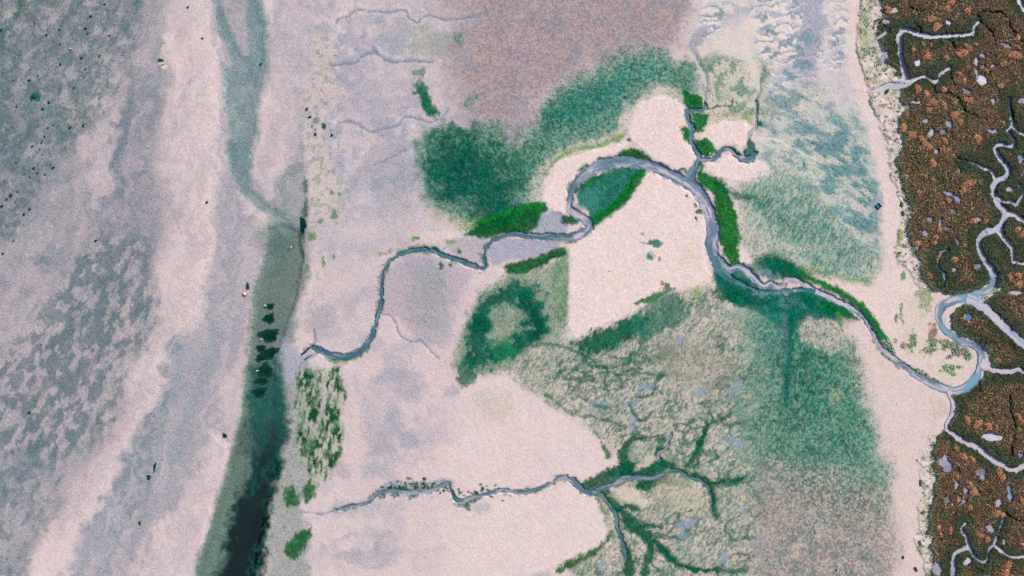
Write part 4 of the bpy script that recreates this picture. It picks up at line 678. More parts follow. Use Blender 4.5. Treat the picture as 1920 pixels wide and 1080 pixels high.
def mat_water(name, tint, turb, tcol):
    """clear tidal water: tinted transparency, suspended silt, sky reflection"""
    m, t, b, o = newmat(name); t.nodes.remove(b)
    tr = nn(t, 'ShaderNodeBsdfTransparent'); tr.inputs[0].default_value = (*tint, 1)
    df = nn(t, 'ShaderNodeBsdfDiffuse'); df.inputs[0].default_value = (*lin(tcol), 1)
    gl = nn(t, 'ShaderNodeBsdfGlossy'); gl.inputs['Roughness'].default_value = .12
    no = nn(t, 'ShaderNodeTexNoise'); no.inputs['Scale'].default_value = 1.6; no.inputs['Detail'].default_value = 4
    bu = nn(t, 'ShaderNodeBump'); bu.inputs['Distance'].default_value = .02; t.links.new(no.outputs['Fac'], bu.inputs['Height'])
    t.links.new(bu.outputs[0], gl.inputs['Normal'])
    m1 = nn(t, 'ShaderNodeMixShader'); m1.inputs[0].default_value = turb; t.links.new(tr.outputs[0], m1.inputs[1]); t.links.new(df.outputs[0], m1.inputs[2])
    m2 = nn(t, 'ShaderNodeMixShader'); m2.inputs[0].default_value = .035; t.links.new(m1.outputs[0], m2.inputs[1]); t.links.new(gl.outputs[0], m2.inputs[2])
    t.links.new(m2.outputs[0], o.inputs[0]); return m

# ------------------------------------------------------------------ ground sheet
V = np.stack([(GX-960)*S, (540-GY)*S, Z], -1).reshape(-1, 3)
idx = np.arange(HH*WW, dtype=np.int32).reshape(HH, WW)
F = np.stack([idx[:-1, :-1], idx[1:, :-1], idx[1:, 1:], idx[:-1, 1:]], -1).reshape(-1, 4)
mesh_np('ground', V, F, M_ground, COL.reshape(-1, 3), True, 'structure', 'pinkish sand and grey silt tidal flat veined by creeks and green weed')
def samp(A, x, y):
    j = np.clip(np.searchsorted(XS, x), 0, WW-1); i = np.clip(np.searchsorted(YS, y), 0, HH-1); return A[i, j]

# ------------------------------------------------------------------ creek water ribbons
CREEK_LABEL = {'main_a': 'narrow teal lower reach of the long creek, bending round a lilac sand bar', 'main_b': 'long blue-grey meandering creek from the tight sand loop up into the brown marsh', 'braid': 'teal side braid below the steep bend of the long creek',
 'north_a': 'teal tributary running north between two bright green banks', 'north_b': 'short wavy tributary between two pink sand islands', 'north_c': 'pale thin rill dropping south beside the cream flats', 'south_a': 'grey creek crossing the southern sand with dark weed clots', 'south_b': 'thin branch running south from the green junction of the southern creek',
 'south_c': 'thin branch curving east then south from the southern creek', 'south_d': 'hooked thread of water north of the southern creek head', 'marsh_e': 'pale creek branch leaving the marsh fork eastward', 'marsh_loop': 'thin looping side creek in the marsh', 'marsh_f': 'pale side creek running down the east of the marsh', 'marsh_g': 'thin pale rill joining the marsh creek from the west',
 'marsh_h': 'wide pale blue creek running south-east behind the brown island', 'marsh_i': 'creek branch turning east beside the point bar', 'marsh_j': 'creek crossing the marsh south of the long meander', 'marsh_k': 'winding creek among scrub at the south of the marsh', 'marsh_l': 'short forked stub of the winding southern marsh creek', 'marsh_m': 'thin east arm of the winding southern marsh creek',
 'marsh_a': 'pale angular creek at the north edge of the marsh', 'marsh_b': 'thin curling branch of the angular northern creek', 'marsh_c': 'short isolated pale creek stub at the marsh edge', 'marsh_d': 'pale creek cutting the north corner of the marsh', 'marsh_n': 'thin blue trickle in the brown marsh', 'marsh_o': 'short pale creek arm running east off the thin upper marsh creek'}
for k, (name, (pts, mud, mud2)) in enumerate(CR.items()):
    pts = pts.copy(); sa = np.arange(len(pts)); pts[:, 2] *= 1+.45*fbm(sa, sa*0, 7, 2+k, 4); pts[:, 0] += 1.2*fbm(sa, sa*0+5, 4, 7+k, 3); pts[:, 1] += 1.2*fbm(sa, sa*0+9, 4, 5+k, 3)
    n = len(pts); t = np.gradient(pts[:, :2], axis=0); t /= np.linalg.norm(t, axis=1)[:, None]+1e-9
    nrm = np.stack([-t[:, 1], t[:, 0]], 1); s = np.concatenate([[0], np.cumsum(np.hypot(*np.diff(pts[:, :2], axis=0).T))])
    U = np.linspace(-1, 1, 11); hw = pts[:, 2:3]/2+1.2
    # keep the inner side of tight bends from folding over itself
    XY = pts[:, None, :2]+nrm[:, None, :]*(U[None, :, None]*hw[:, None, :])
    z = zw(XY[..., 0])+0.004*k
    V = np.stack([(XY[..., 0]-960)*S, (540-XY[..., 1])*S, z], -1).reshape(-1, 3)
    i2 = np.arange(n*11).reshape(n, 11); F = np.stack([i2[:-1, :-1], i2[:-1, 1:], i2[1:, 1:], i2[1:, :-1]], -1).reshape(-1, 4)
    ss = np.repeat(s[:, None], 11, 1); uu = np.repeat(U[None], n, 0)*hw
    st = fbm(ss, uu*2.2, 7, 3+k, 4, 0, 5.0)
    s2 = fbm(ss, uu*1.4, 15, 6+k, 3, 0, 2.2); m = np.clip(sstep(-.05, .4, st+.5*s2), 0, 1)[..., None]; m = m*np.clip(hw/6, .15, .95)[:, :, None]
    c = lin(mud)*(1-m)+lin(mud2)*m
    m = sstep(.15, .6, -st)[..., None]*(.8 if mud[0] < 150 else .35); c = c*(1-m)+lin((62, 98, 118))*m
    tq = sstep(.0, .5, -s2-.3*st)[..., None]*.6*(mud[0] < 150); c = c*(1-tq)+lin((84, 126, 146))*tq
    if name == 'main_b':
        tq = np.maximum(sstep(1120, 1070, XY[..., 0]), sstep(440, 480, XY[..., 1])*sstep(1370, 1340, XY[..., 0]))[..., None]*sstep(-.2, .4, st-s2)[..., None]*.7; c = c*(1-tq)+lin((58, 100, 118))*tq
    if name == 'main_b':      # clearer blue pockets in the marsh reach
        b = (sstep(1700, 1760, XY[..., 0])*sstep(-.35, .25, fbm(ss, uu, 26, 5, 3, 0, 2)))[..., None]; c = c*(1-b)+lin((116, 166, 190))*b
        b = (sstep(1700, 1760, XY[..., 0])*sstep(540, 500, XY[..., 1]))[..., None]*.6; c = c*(1-b)+lin((206, 204, 224))*b
    e = sstep(.45, .85, np.abs(np.repeat(U[None], n, 0)))[..., None]*(.22 if mud[0] > 100 and mud[0] < 150 else .1); c = c*(1-e)+lin((64, 104, 128))*e
    mesh_np('creek_water', V, F, M_creek, c.reshape(-1, 3), True, 'structure', CREEK_LABEL[name], None, 'tidal creeks')

def blob_poly(x, y, rx, ry, a, n=22, seed=0, rough=.18, grow=1.0):
    r_ = random.Random(seed); c, s = math.cos(R(a)), math.sin(R(a)); ph = [r_.uniform(0, 6.28) for _ in range(4)]; out = []
    for i in range(n):
        th = 2*math.pi*i/n; k = grow*(1+rough*(math.sin(2*th+ph[0])*.6+math.sin(3*th+ph[1])*.6+math.sin(5*th+ph[2])*.4))
        u = rx*k*math.cos(th); v = ry*k*math.sin(th); out.append((x+u*c+v*s, y-u*s+v*c))
    return out
def flat_water(name, poly, z, mat, tone, label, group=None, kind='structure', jitter=.1):
    """water sheet: concentric rings so the tone can vary"""
    p = np.array(poly, float); c = p.mean(0); rings = [1, .8, .6, .4, .2]; n = len(p); vs_ = []
    for r in rings: vs_ += [tuple(c+(q-c)*r) for q in p]
    vs_.append(tuple(c)); A = np.array(vs_)
    V = np.stack([(A[:, 0]-960)*S, (540-A[:, 1])*S, np.full(len(A), z)], 1)
    Q = []
    for k in range(len(rings)-1):
        for i in range(n): j = (i+1) % n; Q.append((k*n+i, k*n+j, (k+1)*n+j, (k+1)*n+i))
    me = bpy.data.meshes.new(name); k = len(rings)-1
    me.from_pydata([tuple(v) for v in V], [], [q[::-1] for q in Q]+[(k*n+(i+1) % n, k*n+i, len(A)-1) for i in range(n)])
    if tone is not None:
        f = fbm(A[:, 0], A[:, 1], 5, 4, 3)*jitter; attr_col(me, 'tone', lin(tone)*(1+f)[:, None])
    me.materials.append(mat); o = bpy.data.objects.new(name, me); scene.collection.objects.link(o)
    return tag(o, label, None, group, kind)
PL = {1: 'pinkish round pool at the marsh edge near the angular creek', 3: 'wedge-shaped pale pool near the upper east of the marsh', 4: 'pale pool in the crook of the angular northern creek', 10: 'largest comma-shaped white pool in the upper marsh', 14: 'thin horizontal pool below the angular creek', 15: 'small upright grey pool at the marsh edge',
      23: 'upper half of the curved blue pool in the middle of the marsh', 24: 'lower half of the curved blue pool in the middle of the marsh', 37: 'round dark blue pool on the tip of the brown island', 39: 'wide oval white pool north of the southern marsh', 40: 'broad ragged lilac pool in the southern marsh', 43: 'lilac pool with a tail east of the ragged pool', 51: 'long upright blue pool in the southern marsh', 53: 'bright oval pool inside the southern creek bend', 47: 'upright pool with a white gull at its rim', 19: 'teardrop pool south of the horizontal pool', 13: 'pool cut by the east edge of the view'}
for k, (x, y, rx, ry, a) in enumerate(POOLS):
    tone = [(168, 166, 186), (140, 148, 172), (186, 180, 194), (128, 126, 134)][k % 4]
    if k in (37,): tone = (96, 124, 166)
    if k in (23, 24, 33, 49, 51): tone = (140, 160, 196)
    if k in (10, 39, 53, 4): tone = (208, 206, 222)
    flat_water('pool', blob_poly(x, y, rx+.5, ry+.5, a, 26, k, .32), PZ+.002*(k % 5), M_pool, tone, PL.get(k, 'small pale pool sunk among the brown marsh growth'), 'pools in the salt marsh')
# big channel water
def up(me):
    me.update()
    if sum(p.normal.z*p.area for p in me.polygons) < 0: me.flip_normals()
M_ch = mat_water('channel_water', (.94, .975, .975), .04, (120, 150, 150))
def poly_sheet(name, poly, z, mat, label):
    p = spline(list(poly)+[poly[0]], 14)[:-1]
    me = bpy.data.meshes.new(name); me.from_pydata([P(x, y, z) for x, y in p], [], [list(range(len(p)))]); up(me); me.materials.append(mat)
    o = bpy.data.objects.new(name, me); scene.collection.objects.link(o); return tag(o, label, None, None, 'structure')
poly_sheet('channel_water', CH1, -.13, M_ch, 'shallow teal water of the upper tidal channel around a sand bar')
poly_sheet('channel_water', CH2, -.15, M_ch, 'dark deep water of the tidal channel widening to the south')

# ------------------------------------------------------------------ fronds and marsh growth (uncountable cover)
def quads(x, y, z, L, Wd, ang, tilt, col, lift=0.0):
    """one bent leaf/frond per entry: 2 quads, folded along the middle"""
    n = len(x); ca, sa = np.cos(ang), np.sin(ang)
    V = np.zeros((n, 6, 3), np.float32); k = 0
    for t, h in ((-.5, 0.0), (0.0, 1.0), (.5, .35)):
        for s in (-.5, .5):
            V[:, k, 0] = x+ca*L*t-sa*Wd*s; V[:, k, 1] = y+sa*L*t+ca*Wd*s
            V[:, k, 2] = z+tilt*h+lift+(s*.5)*tilt*.8; k += 1
    b = (np.arange(n)*6)[:, None]; F = np.concatenate([b+np.array([0, 2, 3, 1]), b+np.array([2, 4, 5, 3])], 0)
    return V.reshape(-1, 3), F, np.repeat(col, 6, 0)
n = 420000
x = rng.uniform(-60, 1760, n); y = rng.uniform(-60, 1140, n)
al = samp(ALG, x, y); stv = samp(STR, x, y); cl = fbm(x, y, 7, 5, 3, 58, 2.0)
keep = rng.random(n) < np.clip(al*.62+cl*.35*al, 0, .9)
keep &= al > .12
x, y, al, stv = x[keep], y[keep], al[keep], stv[keep]; n = len(x)
base = samp(COL, x, y); zz = samp(Z, x, y)
lum = base.mean(1, keepdims=True); g = lin((16, 92, 74)); g2 = lin((40, 118, 58))
mixg = rng.random((n, 1))**2.5*.5*np.clip(al, 0, 1)[:, None]
dk_ = lin((10, 84, 70)); green = (base[:, 1:2] > base[:, 2:3]*1.5); col = base*(1-mixg)+np.where(green, base*.6, dk_)*mixg
col *= rng.uniform(.72, 1.12, (n, 1))
ang = R(58)+rng.normal(0, .35, n)+(1-stv)*rng.uniform(-1.5, 1.5, n)
V, F, C = quads((x-960)*S, (540-y)*S, zz, rng.uniform(.2, .5, n)*(.7+.4*stv), rng.uniform(.08, .17, n), ang, rng.uniform(.02, .09, n), col, .01)
mesh_np('green_seaweed', V, F, M_weed, np.clip(C, .002, .8), True, 'stuff', 'green and teal seaweed combed by the tide over the flats', 'seaweed')

# marsh growth
MD = np.full((HH, WW), -99, np.float32); MD[ms] = dm
MM = np.zeros((HH, WW), np.float32); MM[ms] = sstep(-1, 1.5, dm)
CD = np.full((HH, WW), -60, np.float32)     # how near a marsh creek
for name, (pts, a_, b_) in CR.items():
    if pts[:, 0].max() > 1640:
        q = pts[pts[:, 0] > 1600]; sl, d = sdline(q[::2] if len(q) > 20 else q, 34, 1); CD[sl] = np.maximum(CD[sl], d)
DD = np.full((HH, WW), -60, np.float32)
for q in DITCH: sl, d = sdline(spline([(a, b, 3.0) for a, b in q], 6), 12, 1); DD[sl] = np.maximum(DD[sl], d)
n = 760000
x = rng.uniform(1600, 2140, n); y = rng.uniform(-140, 1220, n)
mm = samp(MM, x, y); cd = samp(CD, x, y); pm = samp(pool_mask, x, y); dd = samp(DD, x, y)
bare = (np.abs(fbm(x, y, 36, 9, 4)) < .035) | (np.abs(fbm(x, y, 22, 11, 4)) < .02)
inbar = (x < 1840) & (y > 636) & (y < 735) & (x < 1838)
keep = (mm > .6) & (cd < -2.0) & (pm < .6) & (dd < -.4) & ~bare
fringe = (mm <= .6) & (samp(SHM, x, y) > .6) & (fbm(x, y, 9, 6, 4)+.4*sstep(-14, 0, samp(MD, x, y)) > .45) & (rng.random(n) < .35) & (cd < -2)
bar = inbar & (samp(ALG, x, y) > .45) & (cd < -3) & (rng.random(n) < .35)
keep = (keep & ~((x > 1690) & inbar)) | fringe | bar
x, y, cd, mm = x[keep], y[keep], cd[keep], mm[keep]; n = len(x)
tq = None; big = fbm(x, y, 42, 3, 4); mid = fbm(x, y, 9, 7, 3); fine = rng.random(n)
brown = lin((104, 80, 60)); olive = lin((88, 84, 52)); dark = lin((44, 48, 32)); rus = lin((150, 104, 78)); gr = lin((46, 66, 44)); tan = lin((168, 148, 118)); sage = lin((150, 168, 140))
t1 = sstep(-.3, .5, big+.5*mid)[:, None]; col = brown*(1-t1)+olive*t1
oz = sstep(.35, .8, fbm(x, y, 20, 12, 4)+.5*fbm(x, y, 4, 13, 2))[:, None]*.28; col = col*(1-oz)+lin((176, 120, 86))*oz; t2 = (fine < .20)[:, None]; col = np.where(t2, dark, col); t3 = ((fine > .93))[:, None]; col = np.where(t3, tan, col)
t3 = ((fine > .6) & (fine < .64))[:, None]; col = np.where(t3, rus, col)
ck = sstep(-24, -11, cd+6*mid+6*big)[:, None]; col = col*(1-ck*.85)+gr*ck*.85*rng.uniform(.5, 1.8, (n, 1))
edge = sstep(10, 3, samp(MD, x, y))[:, None]
col = col*(1-edge*.6)+(gr*.8+sage*.35)*edge*.6
fr = (mm < .6)[:, None]; col = np.where(fr, np.where(rng.random((n, 1)) < .65, lin((168, 178, 154)), lin((92, 118, 84))), col)
col *= 1.12*rng.uniform(.65, 1.35, (n, 1))*(1+.26*fbm(x, y, 5, 2, 3)+.15*mid)[:, None]
hgt = np.where(mm > .6, .04+.10*np.clip(mid+.3, 0, 1)+.02*np.clip(ck[:, 0], 0, 1), .03)*rng.uniform(.4, 1.2, n)
V, F, C = quads((x-960)*S, (540-y)*S, samp(Z, x, y)+hgt, rng.uniform(.16, .34, n), rng.uniform(.10, .2, n), rng.uniform(0, 6.28, n), rng.uniform(-.1, .16, n), col)
mesh_np('marsh_vegetation', V, F, M_leaf, np.clip(C, .002, .8), True, 'stuff', 'brown and olive salt marsh scrub, darker green beside the creeks', 'marsh growth')

# ------------------------------------------------------------------ russet shrubs, one object each
RUS = [(1661, 19, 8), (1750, 10, 5), (1772, 18, 7), (1782, 8, 7), (1811, 23, 6), (1744, 37, 8), (1730, 40, 3), (1752, 50, 8), (1695, 31, 2), (1727, 84, 5), (1735, 107, 8), (1742, 86, 3), (1709, 95, 3), (1810, 90, 9), (1794, 104, 6), (1805, 100, 6), (1770, 110, 7), (1825, 86, 3), (1905, 90, 5), (1900, 105, 12), (1905, 73, 4), (1879, 120, 4), (1795, 140, 5), (1847, 135, 3), (1805, 152, 4), (1872, 164, 4), (1767, 170, 4), (1720, 169, 8), (1734, 178, 4), (1812, 190, 9), (1750, 195, 11), (1765, 200, 8), (1737, 208, 7), (1787, 196, 4), (1785, 218, 9), (1797, 230, 6), (1697, 215, 5), (1690, 240, 8), (1710, 255, 11), (1725, 265, 8), (1767, 265, 6), (1830, 260, 8), (1877, 232, 3),
       (1735, 276, 9), (1765, 280, 7), (1746, 307, 7), (1775, 282, 5), (1785, 291, 4), (1731, 332, 5), (1749, 341, 3), (1696, 332, 4), (1812, 345, 10), (1802, 357, 7), (1822, 342, 6), (1775, 377, 4), (1764, 382, 3), (1710, 400, 3), (1757, 432, 5), (1752, 445, 4), (1749, 456, 4), (1822, 415, 4), (1845, 414, 5), (1760, 480, 6), (1786, 487, 6), (1717, 456, 4), (1741, 517, 4), (1805, 460, 3), (1915, 437, 8), (1905, 430, 4), (1905, 517, 8), (1890, 520, 5), (1907, 535, 7), (1720, 362, 5),
       (1870, 675, 4), (1812, 787, 9), (1830, 792, 8), (1850, 797, 8), (1865, 800, 5), (1907, 780, 5), (1916, 790, 5), (1805, 855, 8), (1790, 840, 6), (1820, 860, 6), (1870, 885, 9), (1876, 894, 6), (1815, 907, 6), (1822, 920, 8), (1815, 950, 6), (1793, 936, 4), (1865, 960, 7), (1875, 963, 5), (1777, 992, 7), (1757, 987, 4), (1760, 1000, 5), (1832, 1002, 9), (1850, 1010, 7), (1887, 1060, 9), (1882, 1071, 8), (1890, 822, 3), (1910, 937, 7), (1790, 892, 5), (1915, 1020, 6)]
RL = {0: 'salmon shrub beside the pinkish pool at the north marsh edge', 13: 'large orange shrub high in the marsh above two smaller ones', 19: 'widest orange shrub near the upper east of the marsh', 27: 'orange shrub just below the mouth of the angular creek', 29: 'pinkish shrub east of the arc of orange growth', 30: 'arched orange shrub, top of the long russet arc', 34: 'orange shrub at the lower end of the long russet arc',
      37: 'orange shrub on the marsh edge above the shelf', 38: 'broad amber shrub just inside the marsh edge', 43: 'orange shrub heading the diagonal row below the amber shrub', 51: 'coral branching shrub in the middle of the marsh', 67: 'russet shrub at the east edge beside the fork', 69: 'amber shrub east of the pale side creek', 74: 'orange shrub south of the long meander, first of a row of three', 80: 'amber shrub south of the creek crossing', 83: 'bright amber shrub between the ragged pool and the east edge', 94: 'spreading orange shrub above the winding southern creek', 96: 'tan orange shrub in the south-east corner of the marsh'}
def shrub_mesh(seed, rad):
    r = np.random.default_rng(seed); V = []; n = int(70+rad*rad*16)
    arms = r.integers(3, 6); th = r.uniform(0, 6.28, arms); ln = r.uniform(.4, 1.0, arms)*rad*S
    k = r.integers(0, arms, n); t = r.random(n)**.7; wdt = .14+.34*rad*S*.5
    bx = np.cos(th[k]+.5*t)*ln[k]*t+r.normal(0, wdt*.55, n); by = np.sin(th[k]+.5*t)*ln[k]*t+r.normal(0, wdt*.55, n)
    d = np.hypot(bx, by)/(rad*S); bz = .22*np.clip(1.1-d, .1, 1)*r.uniform(.5, 1.1, n)+.12
    col = np.array([lin((226, 156, 124)), lin((186, 128, 98)), lin((232, 176, 134)), lin((150, 108, 76))])[r.choice(4, n, p=[.4, .25, .2, .15])]*r.uniform(.6, 1.2, (n, 1))
    dk = (r.random((n, 1)) < .22); col = np.where(dk, lin((90, 66, 44)), col)
    V, F, C = quads(bx, by, bz, r.uniform(.14, .28, n), r.uniform(.08, .15, n), r.uniform(0, 6.28, n), r.uniform(-.06, .12, n), col)
    me_o = mesh_np('russet_shrub', V, F, M_leaf, np.clip(C, .002, .8), True); me = me_o.data; bpy.data.objects.remove(me_o); return me
protos = {k: [shrub_mesh(k*10+j, k) for j in range(4)] for k in (3, 5, 7, 9, 11)}
for i, (x, y, r_) in enumerate(RUS):
    k = min(protos, key=lambda q: abs(q-r_)); me = protos[k][i % 4]
    o = bpy.data.objects.new('russet_shrub', me); scene.collection.objects.link(o)
    o.location = P(x, y, float(samp(Z, np.array([x]), np.array([y]))[0])); o.rotation_euler = (0, 0, i*2.4); s_ = r_/k*random.uniform(.9, 1.1); o.scale = (s_, s_*random.uniform(.75, 1.0), 1)
    tag(o, RL.get(i, 'small russet shrub clump scattered through the brown marsh'), 'shrub', 'russet shrubs in the salt marsh')

# ------------------------------------------------------------------ seaweed tufts, weed beds
def frond_mesh(name, seed, rx, ry, n, cols, hgt=.08, L=(.12, .3)):
    r = np.random.default_rng(seed); a = r.uniform(0, 6.28, n); d = np.sqrt(r.random(n))*(1+.22*np.sin(3*a+seed)+.15*np.sin(5*a+seed*2))
    x = np.cos(a)*d*rx; y = np.sin(a)*d*ry
    z = hgt*np.clip(1.15-d, .1, 1)*r.uniform(.5, 1.1, n)
    col = np.array([lin(c) for c in cols])[r.integers(0, len(cols), n)]*r.uniform(.7, 1.3, (n, 1))
    V, F, C = quads(x, y, z, r.uniform(*L, n), r.uniform(.05, .1, n), a+r.normal(0, .6, n), r.uniform(.01, .06, n), col)
    o = mesh_np(name, V, F, M_weed, np.clip(C, .002, .8), True); return o
def zat(x, y): return float(samp(Z, np.array([x]), np.array([y]))[0])
tp = [frond_mesh('seaweed_tuft', 50+j, .22, .14, 46, [(14, 72, 52), (24, 90, 60), (10, 52, 40)]).data for j in range(4)]
for o in [o for o in scene.objects if o.name.startswith('seaweed_tuft')]: bpy.data.objects.remove(o)
TUFT = [(112, 83), (152, 109), (160, 130), (186, 105), (113, 121), (160, 54), (165, 63), (205, 67), (170, 31), (196, 8), (65, 44), (111, 56), (87, 66), (24, 152), (71, 142), (54, 151), (91, 193), (80, 205), (31, 200), (138, 165), (150, 105), (228, 104), (132, 240), (156, 236), (90, 240), (83, 256), (78, 268), (60, 275), (75, 280), (46, 327), (56, 332), (63, 316), (70, 325), (84, 328), (100, 315), (12, 374), (20, 367), (3, 387), (45, 402), (55, 393), (25, 452), (5, 476), (180, 452), (77, 646), (55, 774), (100, 235), (95, 310), (353, 15), (2, 57), (380, 73), (488, 120), (575, 205), (581, 220), (591, 252), (585, 237), (592, 243), (622, 254), (388, 380), (33, 360), (8, 340), (30, 305)]
TL = {31: 'seaweed tuft amid the thick scatter on the upper left flats', 57: 'lone black-green seaweed tuft on the bright sand ridge', 50: 'lone seaweed tuft in the shallow upper channel'}
for i, (x, y) in enumerate(TUFT):
    o = bpy.data.objects.new('seaweed_tuft', tp[i % 4]); scene.collection.objects.link(o); o.location = P(x, y, zat(x, y)); o.rotation_euler = (0, 0, R(50)+random.uniform(-.5, .5)); s_ = random.uniform(.55, 1.2); o.scale = (s_, s_, s_)
    tag(o, TL.get(i, 'small dark seaweed tuft lying on the western grey flats'), 'seaweed tuft', 'dark seaweed tufts on the western flats')
BEDS = [(504, 597, 1.0, .6, 0, 'ragged weed bed in the channel, third below the narrows'), (504, 628, 1.7, .85, 0, 'square dark weed bed in the channel beside a gull'), (489, 653, .7, .45, 0, 'small weed bed joined to the darkest bed'), (505, 662, 1.6, .7, 25, 'darkest weed bed at the creek mouth in the channel'), (490, 671, 1.1, .4, 10, 'low western tail of the darkest weed bed'),
        (497, 694, 1.3, .9, 0, 'teal weed bed below the creek mouth in the channel'), (490, 714, 1.2, .4, 0, 'thin flat weed bed lowest of the row in the channel'), (506, 574, .7, .35, 0, 'topmost faint weed bed in the channel beside a gull'), (486, 735, 1.2, .6, 10, 'blurred teal weed bed where the channel darkens'), (568, 422, .5, 1.1, 0, 'dark weed bed against the right bank of the channel')]
for i, (x, y, rx, ry, a, lb) in enumerate(BEDS):
    ry *= 1.35; o = frond_mesh('weed_bed', 80+i, rx, ry, int(650*rx*ry+160), [(6, 60, 48), (12, 78, 60), (4, 40, 34)], .12, (.15, .35))
    o.location = P(x, y, max(zat(x, y), -.22)); o.rotation_euler = (0, 0, R(a)); tag(o, lb, 'weed bed', 'weed beds in the channel')
o = frond_mesh('seaweed_clump', 99, .2, .3, 70, [(6, 70, 40), (10, 90, 50)]); o.location = P(1693, 1045, zat(1693, 1045)); tag(o, 'tiny green seaweed clump alone on the south-east sand', 'seaweed')
o = frond_mesh('seaweed_clump', 98, .35, .5, 120, [(6, 60, 30), (14, 80, 40)]); o.location = P(421, 817, zat(421, 817)); o.rotation_euler = (0, 0, .6); tag(o, 'dark seaweed clump at the tip of the southern sand bar', 'seaweed')
o = frond_mesh('seaweed_clump', 97, .3, .7, 120, [(6, 70, 40), (14, 90, 50)]); o.location = P(464, 537, zat(464, 537)); tag(o, 'upright green seaweed clump by the salmon buoy', 'seaweed')
o = frond_mesh('seaweed_clump', 96, .5, .25, 120, [(6, 90, 60), (14, 110, 80)]); o.location = P(301, 113, zat(301, 113)); tag(o, 'green seaweed clump beside the small pale sand mound', 'seaweed')
o = frond_mesh('seaweed_clump', 95, .35, .45, 150, [(20, 80, 30), (14, 70, 40)]); o.location = P(279, 895, zat(279, 895)); tag(o, 'mossy seaweed clump in the lower western flats', 'seaweed')
o = frond_mesh('seaweed_clump', 94, .2, .9, 120, [(20, 90, 30), (34, 80, 40)]); o.location = P(290, 876, zat(290, 876)); o.rotation_euler = (0, 0, -.2); tag(o, 'thin upright line of seaweed above the mossy clump', 'seaweed')
o = frond_mesh('seaweed_clump', 93, .2, .4, 60, [(20, 90, 30), (34, 80, 40)]); o.location = P(262, 981, zat(262, 981)); tag(o, 'faint seaweed clump low on the western flats', 'seaweed')

# ------------------------------------------------------------------ gulls, buoy, stones, driftwood, frame
M_white = mat_plain('white_feathers', (250, 248, 246), .6, .03); M_wing = mat_plain('grey_feathers', (200, 204, 212), .6, .08); M_beak = mat_plain('yellow_beak', (230, 180, 60), .5); M_legs = mat_plain('pink_legs', (220, 160, 140), .5); M_black = mat_plain('black_tips', (30, 30, 34), .6)
def lathe_along(name, prof, mat, parent=None, seg=12, squash=1.0):
    """closed body along +x from (x, radius, z) rings"""
    V = []; F = []
    for x, r, z in prof:
        for i in range(seg): a = 2*math.pi*i/seg; V.append((x, r*math.cos(a), z+r*squash*math.sin(a)))
    for k in range(len(prof)-1):
        for i in range(seg): j = (i+1) % seg; F.append((k*seg+i, k*seg+j, (k+1)*seg+j, (k+1)*seg+i))
    F.append(tuple(range(seg))[::-1]); F.append(tuple(range((len(prof)-1)*seg, len(prof)*seg)))
    me = bpy.data.meshes.new(name); me.from_pydata(V, [], [f[::-1] for f in F]); me.materials.append(mat)
    for p in me.polygons: p.use_smooth = True
    o = bpy.data.objects.new(name, me); scene.collection.objects.link(o)
    if parent: o.parent = parent
    return o
def prim(name, V, F, mat, parent=None, smooth=False):
    me = bpy.data.meshes.new(name); me.from_pydata(V, [], F); me.materials.append(mat)
    for p in me.polygons: p.use_smooth = smooth
    o = bpy.data.objects.new(name, me); scene.collection.objects.link(o)
    if parent: o.parent = parent
    return o
def gull():
    # body with neck and head in one continuous surface
    prof = [(-.20, .012, .20), (-.15, .045, .20), (-.08, .085, .20), (0, .10, .205), (.07, .092, .215), (.12, .066, .24), (.15, .048, .27), (.17, .046, .295), (.195, .050, .31), (.22, .042, .312), (.24, .022, .308), (.25, .008, .305)]
    b = lathe_along('gull', prof, M_white, None, 14, 1.05)
    for s in (-1, 1):
        V = []; F = []
        rows = [(.09, .03, .09), (.03, .055, .105), (-.06, .06, .095), (-.15, .045, .06), (-.24, .02, .035), (-.29, .004, .02)]
        for x, wd, yy in rows:
            V += [(x, s*(yy-wd), .30-.02*abs(x)*3), (x, s*(yy+.012), .235+.03*max(0, -x)), (x, s*(yy-wd*.2), .272)]
        for k in range(len(rows)-1):
            for a, c in ((0, 2), (2, 1), (1, 0)): F.append((k*3+a, k*3+c, k*3+3+c, k*3+3+a))
        F += [(0, 1, 2), (15, 16, 17)]
        prim('wing', V, F, M_wing, b, True)
        lathe_along('leg', [(0, .006, 0), (.002, .006, 0)], M_legs, b, 6) if False else prim('leg', [(.0+dx, s*.035+dy, z) for z in (0, .12) for dx, dy in ((-.006, -.006), (.006, -.006), (.006, .006), (-.006, .006))]+[(.05, s*.035-.02, .004), (.05, s*.035+.02, .004)], [(0, 1, 5, 4), (1, 2, 6, 5), (2, 3, 7, 6), (3, 0, 4, 7), (4, 5, 6, 7), (0, 8, 9, 3)], M_legs, b)
    lathe_along('beak', [(.245, .014, .305), (.275, .010, .303), (.295, .003, .297)], M_beak, b, 8)
    V = [(-.18, -.03, .20), (-.18, .03, .20), (-.29, .045, .195), (-.29, -.045, .195), (-.18, -.03, .215), (-.18, .03, .215), (-.29, .045, .203), (-.29, -.045, .203)]
    prim('tail', V, [(0, 1, 2, 3), (7, 6, 5, 4), (0, 4, 5, 1), (1, 5, 6, 2), (2, 6, 7, 3), (3, 7, 4, 0)], M_white, b)
    return b
G0 = gull()
def copy_tree(o, parent=None):
    c = o.copy(); scene.collection.objects.link(c); c.parent = parent
    for ch in list(o.children): copy_tree(ch, c)
    return c
